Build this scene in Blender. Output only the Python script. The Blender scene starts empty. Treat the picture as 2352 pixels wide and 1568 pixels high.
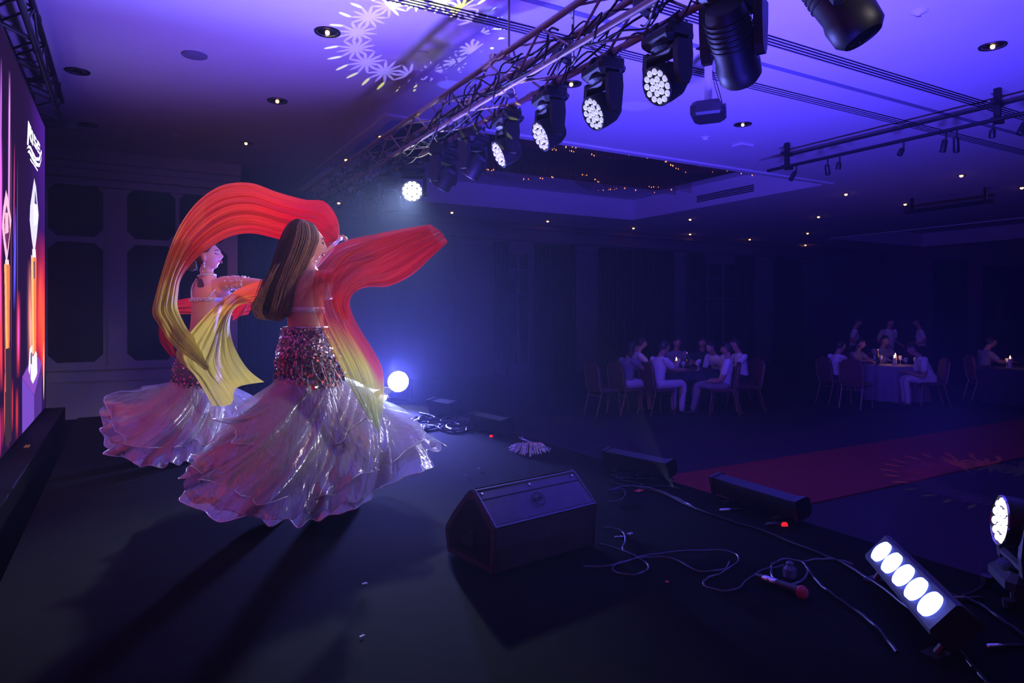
import bpy, bmesh, math, random
import numpy as np
from mathutils import Vector as V, Matrix, Quaternion

random.seed(7)
RNG = np.random.default_rng(7)
PI = math.pi
scene = bpy.context.scene
COL = scene.collection

# ------------------------------------------------------------------ camera
FPX, HOR, YAW = 1540.0, 722.0, math.radians(29.9)
CAM = V((0, 0, 1.8))
STG = 0.7                      # stage deck height
CEI = 4.6                      # ceiling height
FW = V((math.sin(YAW), math.cos(YAW), 0))
RT = V((math.cos(YAW), -math.sin(YAW), 0))
UP = V((0, 0, 1))
cd = bpy.data.cameras.new('camera')
cd.sensor_width = 36.0
cd.lens = FPX / 2352 * 36.0
cd.shift_y = -(784 - HOR) / 2352
cd.clip_start = 0.05
cam = bpy.data.objects.new('camera', cd)
cam.location = CAM
cam.rotation_euler = (PI / 2, 0, -YAW)
COL.objects.link(cam)
scene.camera = cam

# ------------------------------------------------------------------ world, view, sampling limits
w = bpy.data.worlds.new('dark_hall')
scene.world = w
w.use_nodes = True
wt = w.node_tree
wt.nodes['Background'].inputs[0].default_value = (0.20, 0.08, 0.9, 1)
wt.nodes['Background'].inputs[1].default_value = 0.0
vs = wt.nodes.new('ShaderNodeVolumeScatter')          # stage haze filling the hall
vs.inputs['Color'].default_value = (0.62, 0.68, 1, 1)
vs.inputs['Density'].default_value = 0.0032
vs.inputs['Anisotropy'].default_value = 0.55
wt.links.new(vs.outputs[0], wt.nodes['World Output'].inputs['Volume'])
scene.view_settings.view_transform = 'Standard'
scene.view_settings.look = 'None'
scene.view_settings.gamma = 1
scene.view_settings.use_curve_mapping = False
scene.view_settings.exposure = 0.0
cy = scene.cycles
cy.max_bounces = 6
cy.diffuse_bounces = 3
cy.glossy_bounces = 2
cy.transmission_bounces = 4
cy.volume_bounces = 0
cy.transparent_max_bounces = 24
cy.caustics_reflective = False
cy.caustics_refractive = False
cy.sample_clamp_indirect = 4
cy.use_adaptive_sampling = True
cy.adaptive_threshold = 0.085
cy.adaptive_min_samples = 16
cy.sample_clamp_direct = 0

# ------------------------------------------------------------------ hall lights (fixtures out of frame or on the stage edge; pink fill added)
def aim(o, loc, tgt):
    o.location = V(loc)
    o.rotation_euler = (V(tgt) - V(loc)).to_track_quat('-Z', 'Y').to_euler()
def light(name, kind, loc, tgt, energy, col, size=0.1, cone=60, blend=0.6, parent=None):
    l = bpy.data.lights.new(name, kind)
    l.energy = energy
    l.color = col
    if kind == 'SPOT':
        l.spot_size = math.radians(cone); l.spot_blend = blend; l.shadow_soft_size = size
    elif kind == 'AREA':
        l.size = size
    else:
        l.shadow_soft_size = size
    o = bpy.data.objects.new(name, l)
    COL.objects.link(o)
    aim(o, loc, tgt)
    return o
BLUE = (0.070, 0.045, 1.0)
light('uplight_blue_near', 'SPOT', (3.6, 1.8, STG + .25), (6.6, 4.4, CEI), 3600, BLUE, .3, 104, 1.0)
light('uplight_blue_mid', 'SPOT', (3.6, 3.6, STG + .25), (6.1, 5.9, CEI), 2100, BLUE, .3, 88, 1.0)
light('uplight_violet', 'SPOT', (2.85, 4.5, STG + .3), (0.9, 5.8, CEI), 1500, (0.125, 0.055, 1.0), .2, 84, 1.0)
light('hall_blue', 'SPOT', (3.0, 1.5, 3.6), (9.2, 9.0, 0.6), 300, (0.17, 0.008, 1.0), .2, 62, 1.0)
light('stage_front_wash', 'SPOT', (3.6, -1.6, 4.2), (0.75, 5.0, STG + 1.2), 920, (1.0, .87, .90), .10, 29, .8)
light('added_pink_fill', 'SPOT', (-.5, .3, STG + 2.2), (0.62, 5.0, STG + 1.85), 420, (1.0, .24, .22), .12, 17, .8)  # added lamp without a fixture, stands in for the video wall's red on dancers
# ------------------------------------------------------------------ pixel helpers (frame 2352 x 1568): a pixel and a distance give a point
def at(px, py, d):
    px, py, d = float(px), float(py), float(d)
    u = (px - 1176) / FPX
    return CAM + d * (FW + u * RT) + UP * ((HOR - py) / FPX * d)
def atX(px, py, X):
    u = (px - 1176) / FPX
    return at(px, py, X / (math.sin(YAW) + u * math.cos(YAW)))
def atY(px, py, Y):
    u = (px - 1176) / FPX
    return at(px, py, Y / (math.cos(YAW) - u * math.sin(YAW)))
def atZ(px, py, z):
    return at(px, py, (z - CAM.z) * FPX / (HOR - py))

# ------------------------------------------------------------------ materials
def pmat(name, col, rough=.6, metal=0.0, var=.12, scale=18, bump=0.0, emit=None, es=0.0, spec=.5, stretch=None):
    m = bpy.data.materials.new(name)
    m.use_nodes = True
    nt = m.node_tree
    b = nt.nodes['Principled BSDF']
    b.inputs['Roughness'].default_value = rough
    b.inputs['Metallic'].default_value = metal
    b.inputs['Specular IOR Level'].default_value = spec
    tc = nt.nodes.new('ShaderNodeTexCoord')
    n = nt.nodes.new('ShaderNodeTexNoise')
    n.inputs['Scale'].default_value = scale
    n.inputs['Detail'].default_value = 4
    if stretch:
        mp = nt.nodes.new('ShaderNodeMapping')
        mp.inputs['Scale'].default_value = stretch
        nt.links.new(tc.outputs['Object'], mp.inputs[0])
        nt.links.new(mp.outputs[0], n.inputs['Vector'])
    else:
        nt.links.new(tc.outputs['Object'], n.inputs['Vector'])
    mx = nt.nodes.new('ShaderNodeMix')
    mx.data_type = 'RGBA'
    c = col[:3]
    mx.inputs[6].default_value = tuple(max(0, x * (1 - var)) for x in c) + (1,)
    mx.inputs[7].default_value = tuple(min(1, x * (1 + var)) for x in c) + (1,)
    nt.links.new(n.outputs['Fac'], mx.inputs[0])
    nt.links.new(mx.outputs[2], b.inputs['Base Color'])
    if bump:
        bp = nt.nodes.new('ShaderNodeBump')
        bp.inputs['Strength'].default_value = bump
        bp.inputs['Distance'].default_value = .01
        nt.links.new(n.outputs['Fac'], bp.inputs['Height'])
        nt.links.new(bp.outputs[0], b.inputs['Normal'])
    if emit:
        b.inputs['Emission Color'].default_value = tuple(emit[:3]) + (1,)
        b.inputs['Emission Strength'].default_value = es
    return m
def amat(name, rough=.5, trans=.35, clear=.1, glossmix=.12, streak=120, bump=.25, attr='Col'):
    """cloth dyed by the colour attribute, letting light through"""
    m = bpy.data.materials.new(name)
    m.use_nodes = True
    nt = m.node_tree
    nt.nodes.remove(nt.nodes['Principled BSDF'])
    out = nt.nodes['Material Output']
    at_ = nt.nodes.new('ShaderNodeAttribute'); at_.attribute_name = attr
    uv = nt.nodes.new('ShaderNodeUVMap'); uv.uv_map = 'UVMap'
    mp = nt.nodes.new('ShaderNodeMapping'); mp.inputs['Scale'].default_value = (3, streak, 1)
    nz = nt.nodes.new('ShaderNodeTexNoise'); nz.inputs['Scale'].default_value = 1.0; nz.inputs['Detail'].default_value = 5
    nt.links.new(uv.outputs[0], mp.inputs[0]); nt.links.new(mp.outputs[0], nz.inputs['Vector'])
    bp = nt.nodes.new('ShaderNodeBump'); bp.inputs['Strength'].default_value = bump; bp.inputs['Distance'].default_value = .02
    nt.links.new(nz.outputs['Fac'], bp.inputs['Height'])
    d = nt.nodes.new('ShaderNodeBsdfDiffuse')
    t = nt.nodes.new('ShaderNodeBsdfTranslucent')
    g = nt.nodes.new('ShaderNodeBsdfGlossy'); g.inputs['Roughness'].default_value = rough
    x = nt.nodes.new('ShaderNodeBsdfTransparent')
    for s in (d, t):
        nt.links.new(at_.outputs['Color'], s.inputs['Color'])
    for s in (d, t, g):
        nt.links.new(bp.outputs[0], s.inputs['Normal'])
    m1 = nt.nodes.new('ShaderNodeMixShader'); m1.inputs[0].default_value = trans
    m2 = nt.nodes.new('ShaderNodeMixShader'); m2.inputs[0].default_value = glossmix
    m3 = nt.nodes.new('ShaderNodeMixShader'); m3.inputs[0].default_value = clear
    nt.links.new(d.outputs[0], m1.inputs[1]); nt.links.new(t.outputs[0], m1.inputs[2])
    nt.links.new(m1.outputs[0], m2.inputs[1]); nt.links.new(g.outputs[0], m2.inputs[2])
    nt.links.new(m2.outputs[0], m3.inputs[1]); nt.links.new(x.outputs[0], m3.inputs[2])
    nt.links.new(m3.outputs[0], out.inputs[0])
    return m
def emat(name, col, s):
    return pmat(name, tuple(min(1, c) for c in col), .4, 0, .05, 10, 0, col, s)

M = {}
M['plaster'] = pmat('ceiling_plaster', (.72, .70, .72), .9, 0, .03, 3, spec=.1)
M['wall'] = pmat('wall_paint', (.52, .45, .56), .8, 0, .06, 2, .02, spec=.1)
M['wall_far'] = pmat('far_wall_paint', (.16, .105, .15), .85, 0, .1, 2, spec=.1)
M['panel_dark'] = pmat('panel_fabric', (.060, .045, .055), .9, 0, .25, 60, .1, spec=.1)
M['carpet'] = pmat('hall_carpet', (.034, .018, .036), .95, 0, .4, 40, .2, spec=.1)
M['red_carpet'] = pmat('red_carpet', (.20, .018, .03), .95, 0, .25, 60, .2, spec=.1)
M['deck'] = pmat('stage_carpet', (.0080, .0066, .0066), .95, 0, .3, 9, .1, spec=.03)
M['black'] = pmat('black_paint', (.012, .011, .014), .45, 0, .3, 30)
M['black_matte'] = pmat('black_matte', (.010, .010, .012), .85, 0, .3, 30, .05, spec=.2)
M['drape'] = pmat('black_drape', (.020, .016, .030), .95, 0, .3, 6, .1, spec=.05)
M['curtain'] = pmat('window_curtain', (.024, .016, .022), .95, 0, .3, 8, .1, spec=.05)
M['fixture'] = pmat('fixture_plastic', (.009, .008, .011), .5, 0, .25, 40, .05)
M['alu'] = pmat('truss_aluminium', (.27, .18, .18), .5, .35, .12, 25, .03)
M['cable'] = pmat('cable_rubber', (.006, .0055, .007), .5, 0, .2, 60, spec=.25)
M['cable_grey'] = pmat('cable_grey', (.05, .05, .07), .35, 0, .2, 60)
M['chrome'] = pmat('bright_metal', (.75, .74, .76), .2, 1, .06, 40)
M['slot'] = pmat('slot_black', (.012, .012, .02), .9, 0, .1, 20, spec=.05)
M['groove'] = pmat('joint_shadow_board', (.22, .21, .30), .9, 0, .05, 5, spec=.05)
M['trim_white'] = pmat('white_enamel', (.70, .68, .70), .5, 0, .04, 20)
M['wedge'] = pmat('speaker_paint', (.065, .058, .075), .40, 0, .5, 9, .06)
M['edge_gloss'] = pmat('speaker_edge', (.05, .045, .06), .22, 0, .2, 40, spec=1.0)
M['grille'] = pmat('speaker_grille', (.012, .011, .013), .6, .3, .3, 200, .3)
M['wood'] = pmat('table_wood', (.05, .035, .03), .5, 0, .3, 14, .05)
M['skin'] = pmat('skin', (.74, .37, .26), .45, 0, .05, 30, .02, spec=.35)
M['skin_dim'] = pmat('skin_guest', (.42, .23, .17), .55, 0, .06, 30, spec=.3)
M['hair'] = pmat('brown_hair', (.085, .036, .020), .55, 0, .5, 30, .2, spec=.25, stretch=(60, 60, 4))
M['hair_light'] = pmat('brown_hair_lit', (.34, .17, .10), .5, 0, .5, 30, .1, spec=.25)  # paler copy of the brown hair: light on wisps and locks put into colour
M['hair_dark'] = pmat('dark_hair', (.020, .013, .012), .45, 0, .4, 40, .1)
M['silver'] = pmat('silver_trim', (.78, .76, .82), .28, .6, .25, 200, .4)
M['lip'] = pmat('lipstick', (.42, .03, .05), .35, 0, .1, 50)
M['lash'] = pmat('lash_black', (.012, .008, .008), .6, 0, .1, 50)
M['ink'] = pmat('tattoo_ink', (.06, .035, .06), .6, 0, .9, 90)
M['shirt'] = pmat('white_shirt', (.72, .72, .74), .85, 0, .05, 20, .05, spec=.1)
M['shirt_dark'] = pmat('dark_shirt', (.03, .025, .035), .9, 0, .2, 20, spec=.1)
M['shirt_mid'] = pmat('grey_shirt', (.22, .20, .25), .9, 0, .1, 20, spec=.1)
M['trouser_white'] = pmat('white_trousers', (.60, .60, .64), .85, 0, .06, 20, .05, spec=.1)
M['trouser_dark'] = pmat('dark_trousers', (.03, .03, .045), .9, 0, .2, 20, spec=.1)
M['shoe'] = pmat('pale_shoe', (.45, .44, .46), .6, 0, .1, 20)
M['shoe_dark'] = pmat('dark_shoe', (.03, .02, .02), .5, 0, .1, 20)
M['chair_cloth'] = pmat('chair_fabric', (.10, .03, .045), .8, 0, .2, 30, .1, spec=.2)
M['chair_frame'] = pmat('chair_frame', (.30, .16, .14), .4, .5, .1, 30)
M['cloth_dark'] = pmat('dark_tablecloth', (.035, .028, .05), .85, 0, .2, 10, .05, spec=.1)
M['cloth_violet'] = pmat('pale_tablecloth', (.24, .19, .28), .85, 0, .1, 10, .05, spec=.1)
M['lens_off'] = pmat('dark_lens', (.03, .03, .06), .1, 0, .1, 30)
M['glass'] = pmat('glassware', (.55, .55, .6), .08, 0, .02, 10)
M['wax'] = pmat('candle_wax', (.75, .62, .45), .5, 0, .05, 20)
M['flame'] = emat('candle_flame', (1.0, .48, .12), 14)
M['bulb_warm'] = emat('warm_bulb', (1.0, .42, .12), 9)
M['bulb_far'] = emat('warm_bulb_far', (1.0, .40, .10), 12)
M['crystal'] = pmat('crystal_string', (.28, .12, .08), .3, .4, .3, 60)
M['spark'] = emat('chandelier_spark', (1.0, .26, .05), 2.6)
M['led_dim'] = emat('wash_lens_dim', (.82, .86, 1.0), .55)
M['led_hot'] = emat('wash_lens_hot', (.92, .96, 1.0), 60)
M['led_blue'] = emat('bar_lens_blue', (.13, .17, 1.0), 9)
M['led_par'] = emat('par_lens_white', (.9, .84, 1.0), 1.2)
M['led_red'] = emat('red_indicator', (1.0, .02, .03), .8)
M['led_tiny_blue'] = emat('blue_indicator', (.1, .15, 1.0), 2.0)
M['blinder'] = emat('blinder_lens', (.80, .84, 1.0), 90)
M['tape_red'] = pmat('red_tape', (.55, .02, .03), .6, 0, .1, 40)
M['foam_red'] = pmat('red_foam', (.38, .03, .06), .9, 0, .2, 80, .2)
M['paper'] = pmat('paper_scrap', (.6, .6, .7), .8, 0, .1, 40)
M['tape_green'] = pmat('green_tape', (.4, .75, .5), .6, 0, .1, 40)

# ------------------------------------------------------------------ mesh builder
class MB:
    def __init__(s):
        s.v = []; s.f = []
    def add(s, vs, fs):
        o = len(s.v)
        s.v += [tuple(x) for x in vs]
        s.f += [tuple(i + o for i in f) for f in fs]
    def box(s, c, size, R=None, ch=0.0):
        c = V(c); hx, hy, hz = (x / 2 for x in size)
        if ch <= 0:
            vs = [V((x, y, z)) for x in (-hx, hx) for y in (-hy, hy) for z in (-hz, hz)]
            fs = [(0, 1, 3, 2), (4, 6, 7, 5), (0, 4, 5, 1), (2, 3, 7, 6), (0, 2, 6, 4), (1, 5, 7, 3)]
        else:
            k = min(ch, hx * .9, hy * .9, hz * .9)
            sec = [(-hx + k, -hy), (hx - k, -hy), (hx, -hy + k), (hx, hy - k), (hx - k, hy), (-hx + k, hy), (-hx, hy - k), (-hx, -hy + k)]
            inn = [(a * (hx - k) / hx, b * (hy - k) / hy) for a, b in sec]
            rows = [(inn, -hz), (sec, -hz + k), (sec, hz - k), (inn, hz)]
            vs = [V((a, b, z)) for r, z in rows for a, b in r]
            fs = [tuple(range(7, -1, -1)), tuple(range(24, 32))]
            for i in range(3):
                for j in range(8):
                    fs.append((i * 8 + j, i * 8 + (j + 1) % 8, i * 8 + 8 + (j + 1) % 8, i * 8 + 8 + j))
        if R is not None:
            vs = [R @ p for p in vs]
        s.add([p + c for p in vs], fs)
    def prism(s, poly, vec):
        n = len(poly); poly = [V(p) for p in poly]; vec = V(vec)
        s.add(poly + [p + vec for p in poly],
              [tuple(range(n - 1, -1, -1)), tuple(range(n, 2 * n))] + [(i, (i + 1) % n, n + (i + 1) % n, n + i) for i in range(n)])
    def rings(s, rings, cap=True, closed=True):
        n = len(rings[0]); vs = [p for r in rings for p in r]; fs = []
        for i in range(len(rings) - 1):
            for j in range(n if closed else n - 1):
                fs.append((i * n + j, i * n + (j + 1) % n, (i + 1) * n + (j + 1) % n, (i + 1) * n + j))
        if cap:
            fs.append(tuple(range(n - 1, -1, -1)))
            m = (len(rings) - 1) * n
            fs.append(tuple(range(m, m + n)))
        s.add(vs, fs)
    def tube(s, pts, r, n=8, cap=True, round_=False):
        pts = [V(p) for p in pts]
        k = len(pts)
        rs = [r] * k if not isinstance(r, (list, tuple)) else list(r)
        if round_:
            d0 = (pts[0] - pts[1]).normalized(); d1 = (pts[-1] - pts[-2]).normalized()
            a, b = rs[0], rs[-1]
            pts = [pts[0] + d0 * a * .95, pts[0] + d0 * a * .6] + pts + [pts[-1] + d1 * b * .6, pts[-1] + d1 * b * .95]
            rs = [a * .35, a * .8] + rs + [b * .8, b * .35]
            k += 4
        t = (pts[1] - pts[0]).normalized()
        nrm = t.orthogonal().normalized()
        rings = []
        for i, p in enumerate(pts):
            if i == 0: t2 = pts[1] - p
            elif i == k - 1: t2 = p - pts[i - 1]
            else: t2 = pts[i + 1] - pts[i - 1]
            if t2.length < 1e-9: t2 = t.copy()
            t2 = t2.normalized()
            nrm = (nrm - t2 * nrm.dot(t2))
            nrm = nrm.normalized() if nrm.length > 1e-6 else t2.orthogonal().normalized()
            bn = t2.cross(nrm)
            rings.append([p + nrm * (rs[i] * math.cos(2 * PI * j / n)) + bn * (rs[i] * math.sin(2 * PI * j / n)) for j in range(n)])
            t = t2
        s.rings(rings, cap)
    def lathe(s, prof, c=(0, 0, 0), ax=UP, n=24, cap=True):
        """prof: (radius, height along the axis)"""
        c = V(c); ax = V(ax).normalized(); a = ax.orthogonal().normalized(); b = ax.cross(a)
        s.rings([[c + ax * h + a * (max(r, 1e-5) * math.cos(2 * PI * j / n)) + b * (max(r, 1e-5) * math.sin(2 * PI * j / n)) for j in range(n)] for r, h in prof], cap)
    def ell(s, c, rad, R=None, n=20, m=12):
        c = V(c); rings = []
        for i in range(m + 1):
            a = PI * (i + .0) / m
            a = min(max(a, .06), PI - .06)
            ring = []
            for j in range(n):
                b = 2 * PI * j / n
                p = V((rad[0] * math.sin(a) * math.cos(b), rad[1] * math.sin(a) * math.sin(b), -rad[2] * math.cos(a)))
                ring.append(c + (R @ p if R is not None else p))
            rings.append(ring)
        s.rings(rings)
    def mesh(s, name, mat=None, smooth=False):
        me = bpy.data.meshes.new(name)
        me.from_pydata(s.v, [], s.f)
        if mat: me.materials.append(mat)
        if smooth:
            me.polygons.foreach_set('use_smooth', [True] * len(me.polygons))
            if smooth != 'all':
                try: me.set_sharp_from_angle(angle=math.radians(38))
                except Exception: pass
        me.update()
        return me
    def build(s, name, mat, parent=None, smooth=False):
        return obj(name, s.mesh(name, mat, smooth), parent)

def obj(name, me, parent=None, loc=None):
    o = bpy.data.objects.new(name, me)
    COL.objects.link(o)
    if parent is not None:
        o.parent = parent
        o.matrix_parent_inverse = inv_of(parent)
    if loc is not None: o.location = loc
    return o
def world_of(o):
    m = o.matrix_basis
    if o.parent is not None:
        m = world_of(o.parent) @ o.matrix_parent_inverse @ m
    return m
def inv_of(o):
    return world_of(o).inverted()
def tag(o, label=None, cat=None, group=None, kind=None):
    if label: o['label'] = label
    if cat: o['category'] = cat
    if group: o['group'] = group
    if kind: o['kind'] = kind
    return o
def thing(name, label, cat, loc=(0, 0, 0), group=None):
    o = bpy.data.objects.new(name, None)
    COL.objects.link(o)
    o.empty_display_size = .1
    o.location = loc
    return tag(o, label, cat, group)
def struct(name, mb, mat, smooth=False):
    return tag(mb.build(name, mat, None, smooth), kind='structure')
def copy_tree(o, parent=None):
    c = o.copy()
    COL.objects.link(c)
    if parent is not None:
        c.parent = parent
    for ch in [x for x in bpy.data.objects if x.parent == o]:
        copy_tree(ch, c)
    return c
def kids(o):
    return [x for x in bpy.data.objects if x.parent == o]
def local(o, mb_or_me, name, mat=None, smooth=False):
    """a part whose mesh is given in the thing's own coordinates"""
    me = mb_or_me.mesh(name, mat, smooth) if isinstance(mb_or_me, MB) else mb_or_me
    c = bpy.data.objects.new(name, me)
    COL.objects.link(c)
    c.parent = o
    return c
def remesh(mb, name, voxel, mat, smooth=6, factor=.5):
    me = mb.mesh(name)
    o = bpy.data.objects.new('tmp', me)
    COL.objects.link(o)
    r = o.modifiers.new('r', 'REMESH'); r.mode = 'VOXEL'; r.voxel_size = voxel
    if smooth:
        s = o.modifiers.new('s', 'SMOOTH'); s.factor = factor; s.iterations = smooth
    dg = bpy.context.evaluated_depsgraph_get()
    dg.update()
    out = bpy.data.meshes.new_from_object(o.evaluated_get(dg))
    bpy.data.objects.remove(o)
    bpy.data.meshes.remove(me)
    out.name = name
    out.materials.clear()
    out.materials.append(mat)
    out.polygons.foreach_set('use_smooth', [True] * len(out.polygons))
    return out
def text_mesh(txt, size, depth=.002, shear=0.0):
    cu = bpy.data.curves.new('txt', 'FONT')
    cu.body = txt; cu.size = size; cu.extrude = depth; cu.shear = shear
    cu.align_x = 'CENTER'; cu.align_y = 'CENTER'
    cu.resolution_u = 3
    o = bpy.data.objects.new('tmp', cu)
    COL.objects.link(o)
    dg = bpy.context.evaluated_depsgraph_get(); dg.update()
    me = bpy.data.meshes.new_from_object(o.evaluated_get(dg))
    bpy.data.objects.remove(o); bpy.data.curves.remove(cu)
    return me
def cr(p, n, closed=False):
    """Catmull-Rom through an array of points (k,c) -> (n,c)"""
    p = np.asarray(p, float); k = len(p)
    t = np.linspace(0, k - 1 - 1e-9, n)
    i = np.floor(t).astype(int); f = (t - i)[:, None]
    g = lambda j: p[np.clip(j, 0, k - 1)]
    a, b, c, d = g(i - 1), g(i), g(i + 1), g(i + 2)
    return .5 * (2 * b + (c - a) * f + (2 * a - 5 * b + 4 * c - d) * f ** 2 + (3 * b - a - 3 * c + d) * f ** 3)
def crV(p, n):
    return [V(x) for x in cr([tuple(q) for q in p], n)]
def grid_mesh(name, P, mat, cols=None, closed=False):
    """P: (n,m,3) array of points; cols: (n,m,3)"""
    n, m = P.shape[:2]
    mm = m if closed else m - 1
    ii, jj = np.meshgrid(np.arange(n - 1), np.arange(mm), indexing='ij')
    j2 = (jj + 1) % m
    F = np.stack([ii * m + jj, ii * m + j2, (ii + 1) * m + j2, (ii + 1) * m + jj], -1).reshape(-1, 4)
    me = bpy.data.meshes.new(name)
    me.from_pydata(P.reshape(-1, 3).tolist(), [], F.tolist())
    me.materials.append(mat)
    me.polygons.foreach_set('use_smooth', [True] * len(me.polygons))
    uvl = me.uv_layers.new(name='UVMap')
    uu, vv = np.meshgrid(np.linspace(0, 1, n), np.linspace(0, 1, m), indexing='ij')
    uvv = np.stack([uu, vv], -1).reshape(-1, 2)
    li = np.empty(len(me.loops), dtype=np.int32)
    me.loops.foreach_get('vertex_index', li)
    uvl.data.foreach_set('uv', uvv[li].reshape(-1).astype(np.float32))
    if cols is not None:
        ca = me.color_attributes.new('Col', 'FLOAT_COLOR', 'POINT')
        c4 = np.concatenate([cols.reshape(-1, 3), np.ones((n * m, 1))], 1)
        ca.data.foreach_set('color', c4.reshape(-1).astype(np.float32))
    me.update()
    return me
# ================================================================== THE HALL
XW, YW, XL, YN = 29.0, 17.6, -3.2, -5.0       # right wall, far wall, left wall, near end
b = MB(); b.box(((XL + XW) / 2, (YW + YN) / 2, -.05), (XW - XL, YW - YN, .1)); struct('floor', b, M['carpet'])
b = MB(); b.box(((XL + XW) / 2, YW + .1, CEI / 2 + .4), (XW - XL, .2, CEI + .8)); struct('wall_far', b, M['wall_far'])
b = MB(); b.box((XL - .1, (YW + YN) / 2, CEI / 2 + .4), (.2, YW - YN, CEI + .8)); struct('wall_left', b, M['wall_far'])
b = MB(); b.box((XW + .1, (YW + YN) / 2, CEI / 2 + .4), (.2, YW - YN, CEI + .8)); struct('wall_right', b, M['wall_far'])

# ceiling: a slab with two sunk coffers
cof = [(3.28, 12.9, 9.1, 15.3, .55), (22.5, 28.2, 8.6, 15.4, .5)]
b = MB()
xs = sorted({XL, XW} | {c[0] for c in cof} | {c[1] for c in cof})
ys = sorted({YN, YW} | {c[2] for c in cof} | {c[3] for c in cof})
for i in range(len(xs) - 1):
    for j in range(len(ys) - 1):
        xm, ym = (xs[i] + xs[i + 1]) / 2, (ys[j] + ys[j + 1]) / 2
        inside = [c for c in cof if c[0] < xm < c[1] and c[2] < ym < c[3]]
        z = CEI + (inside[0][4] if inside else 0)
        b.add([(xs[i], ys[j], z), (xs[i + 1], ys[j], z), (xs[i + 1], ys[j + 1], z), (xs[i], ys[j + 1], z)], [(0, 3, 2, 1)])
for x0, x1, y0, y1, h in cof:
    q = [(x0, y0), (x1, y0), (x1, y1), (x0, y1)]
    for k in range(4):
        a, c = q[k], q[(k + 1) % 4]
        b.add([(a[0], a[1], CEI), (c[0], c[1], CEI), (c[0], c[1], CEI + h), (a[0], a[1], CEI + h)], [(0, 1, 2, 3)])
b.box(((XL + XW) / 2, (YW + YN) / 2, CEI + .9), (XW - XL, YW - YN, .1))
ceiling = struct('ceiling', b, M['plaster'])
for n_, (x0, x1, y0, y1, h) in enumerate(cof):       # lips round the coffers
    b = MB()
    t, hh = .14, .035
    for cx, cy_, sx, sy in (((x0 + x1) / 2, y0 - t / 2, x1 - x0 + 2 * t, t), ((x0 + x1) / 2, y1 + t / 2, x1 - x0 + 2 * t, t),
                            (x0 - t / 2, (y0 + y1) / 2, t, y1 - y0), (x1 + t / 2, (y0 + y1) / 2, t, y1 - y0)):
        b.box((cx, cy_, CEI - hh / 2 + .004), (sx, sy, hh))
    struct('trim_%d' % (n_ + 1), b, M['plaster'])

# slot diffusers and the joint between them: three long recessed lines across the ceiling
def slot_line(y, x0, x1, rails, name, label):
    t = thing(name, label, 'air vent', (x0, y, CEI))
    wdt = .05 * rails
    q = MB(); q.box(((x0 + x1) / 2, y, CEI - .007), (x1 - x0, wdt + .02, .012)); q.build('backing', M['slot'], t)
    for k in range(rails + 1):
        q = MB(); q.box(((x0 + x1) / 2, y - wdt / 2 + k * wdt / rails, CEI - .014), (x1 - x0, .009, .016)); q.build('slat', M['plaster'], t)
slot_line(4.62, 2.9, 15.5, 3, 'slot_diffuser', 'widest black triple slot diffuser running across the blue ceiling beside the spot head')
slot_line(5.64, 1.9, 14.5, 3, 'slot_diffuser', 'narrower black slot diffuser crossing the ceiling behind the projector pole')
b = MB(); b.box((9.0, 5.1, CEI - .003), (12, .07, .010)); struct('trim_3', b, M['groove'])

# wall block left of the stage with sunken panels, pilaster, cornice
YB = 13.8
XB = atY(545, 500, YB).x
b = MB(); b.box(((XL + XB) / 2, (YB + .02 + YW) / 2, CEI / 2), (XB - XL, YW - YB - .02, CEI)); struct('wall_back', b, M['panel_dark'])
def wall_frame():
    """pale framework standing proud of the dark sunk panels"""
    b = MB()
    px = lambda p: atY(p, 600, YB).x
    pz = lambda y, p=300: atY(p, y, YB).z
    cols = [(110, 237), (292, 403), (412, 522)]
    cols = [(px(a), px(c)) for a, c in cols]
    cols.insert(0, (XL + .2, cols[0][0] - .5))
    z_up = (pz(549), pz(432)); z_lo = (pz(828), pz(562))
    top, base = CEI, 0
    y0, th = YB - .05, .07
    ch = .13
    xs_ = [XL]
    for a, c in cols: xs_ += [a, c]
    xs_.append(XB)
    for k in range(0, len(xs_) - 1, 2):
        b.box(((xs_[k] + xs_[k + 1]) / 2, y0 + th / 2, (top + base) / 2), (xs_[k + 1] - xs_[k], th, top - base))
    for a, c in cols:
        for za, zb in ((z_up[1], top), (z_lo[1], z_up[0]), (base, z_lo[0])):
            b.box(((a + c) / 2, y0 + th / 2, (za + zb) / 2), (c - a, th, zb - za))
        for za, zb in (z_up, z_lo):
            for cx, sx in ((a, 1), (c, -1)):
                for cz, sz in ((za, 1), (zb, -1)):
                    tri = [(cx, y0, cz), (cx + sx * ch, y0, cz), (cx, y0, cz + sz * ch)]
                    if sx * sz < 0: tri.reverse()
                    b.prism(tri, (0, th, 0))
    struct('trim_4', b, M['wall'])
    q = MB(); xa, xb = px(240), px(290)
    q.box(((xa + xb) / 2, y0 - .02, (pz(840) + 4.0) / 2), (xb - xa - .1, .05, 4.0 - pz(840))); struct('trim_5', q, M['wall'])
    q = MB()                                        # cornice steps
    for z, h, d in ((4.5, .2, .34), (4.34, .10, .26), (4.22, .13, .18), (4.08, .12, .10)):
        q.box(((XL + XB) / 2 + .02, y0 - d / 2 + .02, z), (XB - XL, d, h))
    struct('trim_6', q, M['wall'])
    q = MB()
    for z, h, d in ((pz(842), .06, .06), (pz(870), .025, .035), (.14, .28, .03)):
        q.box(((XL + XB) / 2, y0 - d / 2, z), (XB - XL, d, h))
    struct('baseboard_back', q, M['wall'])
wall_frame()
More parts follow.
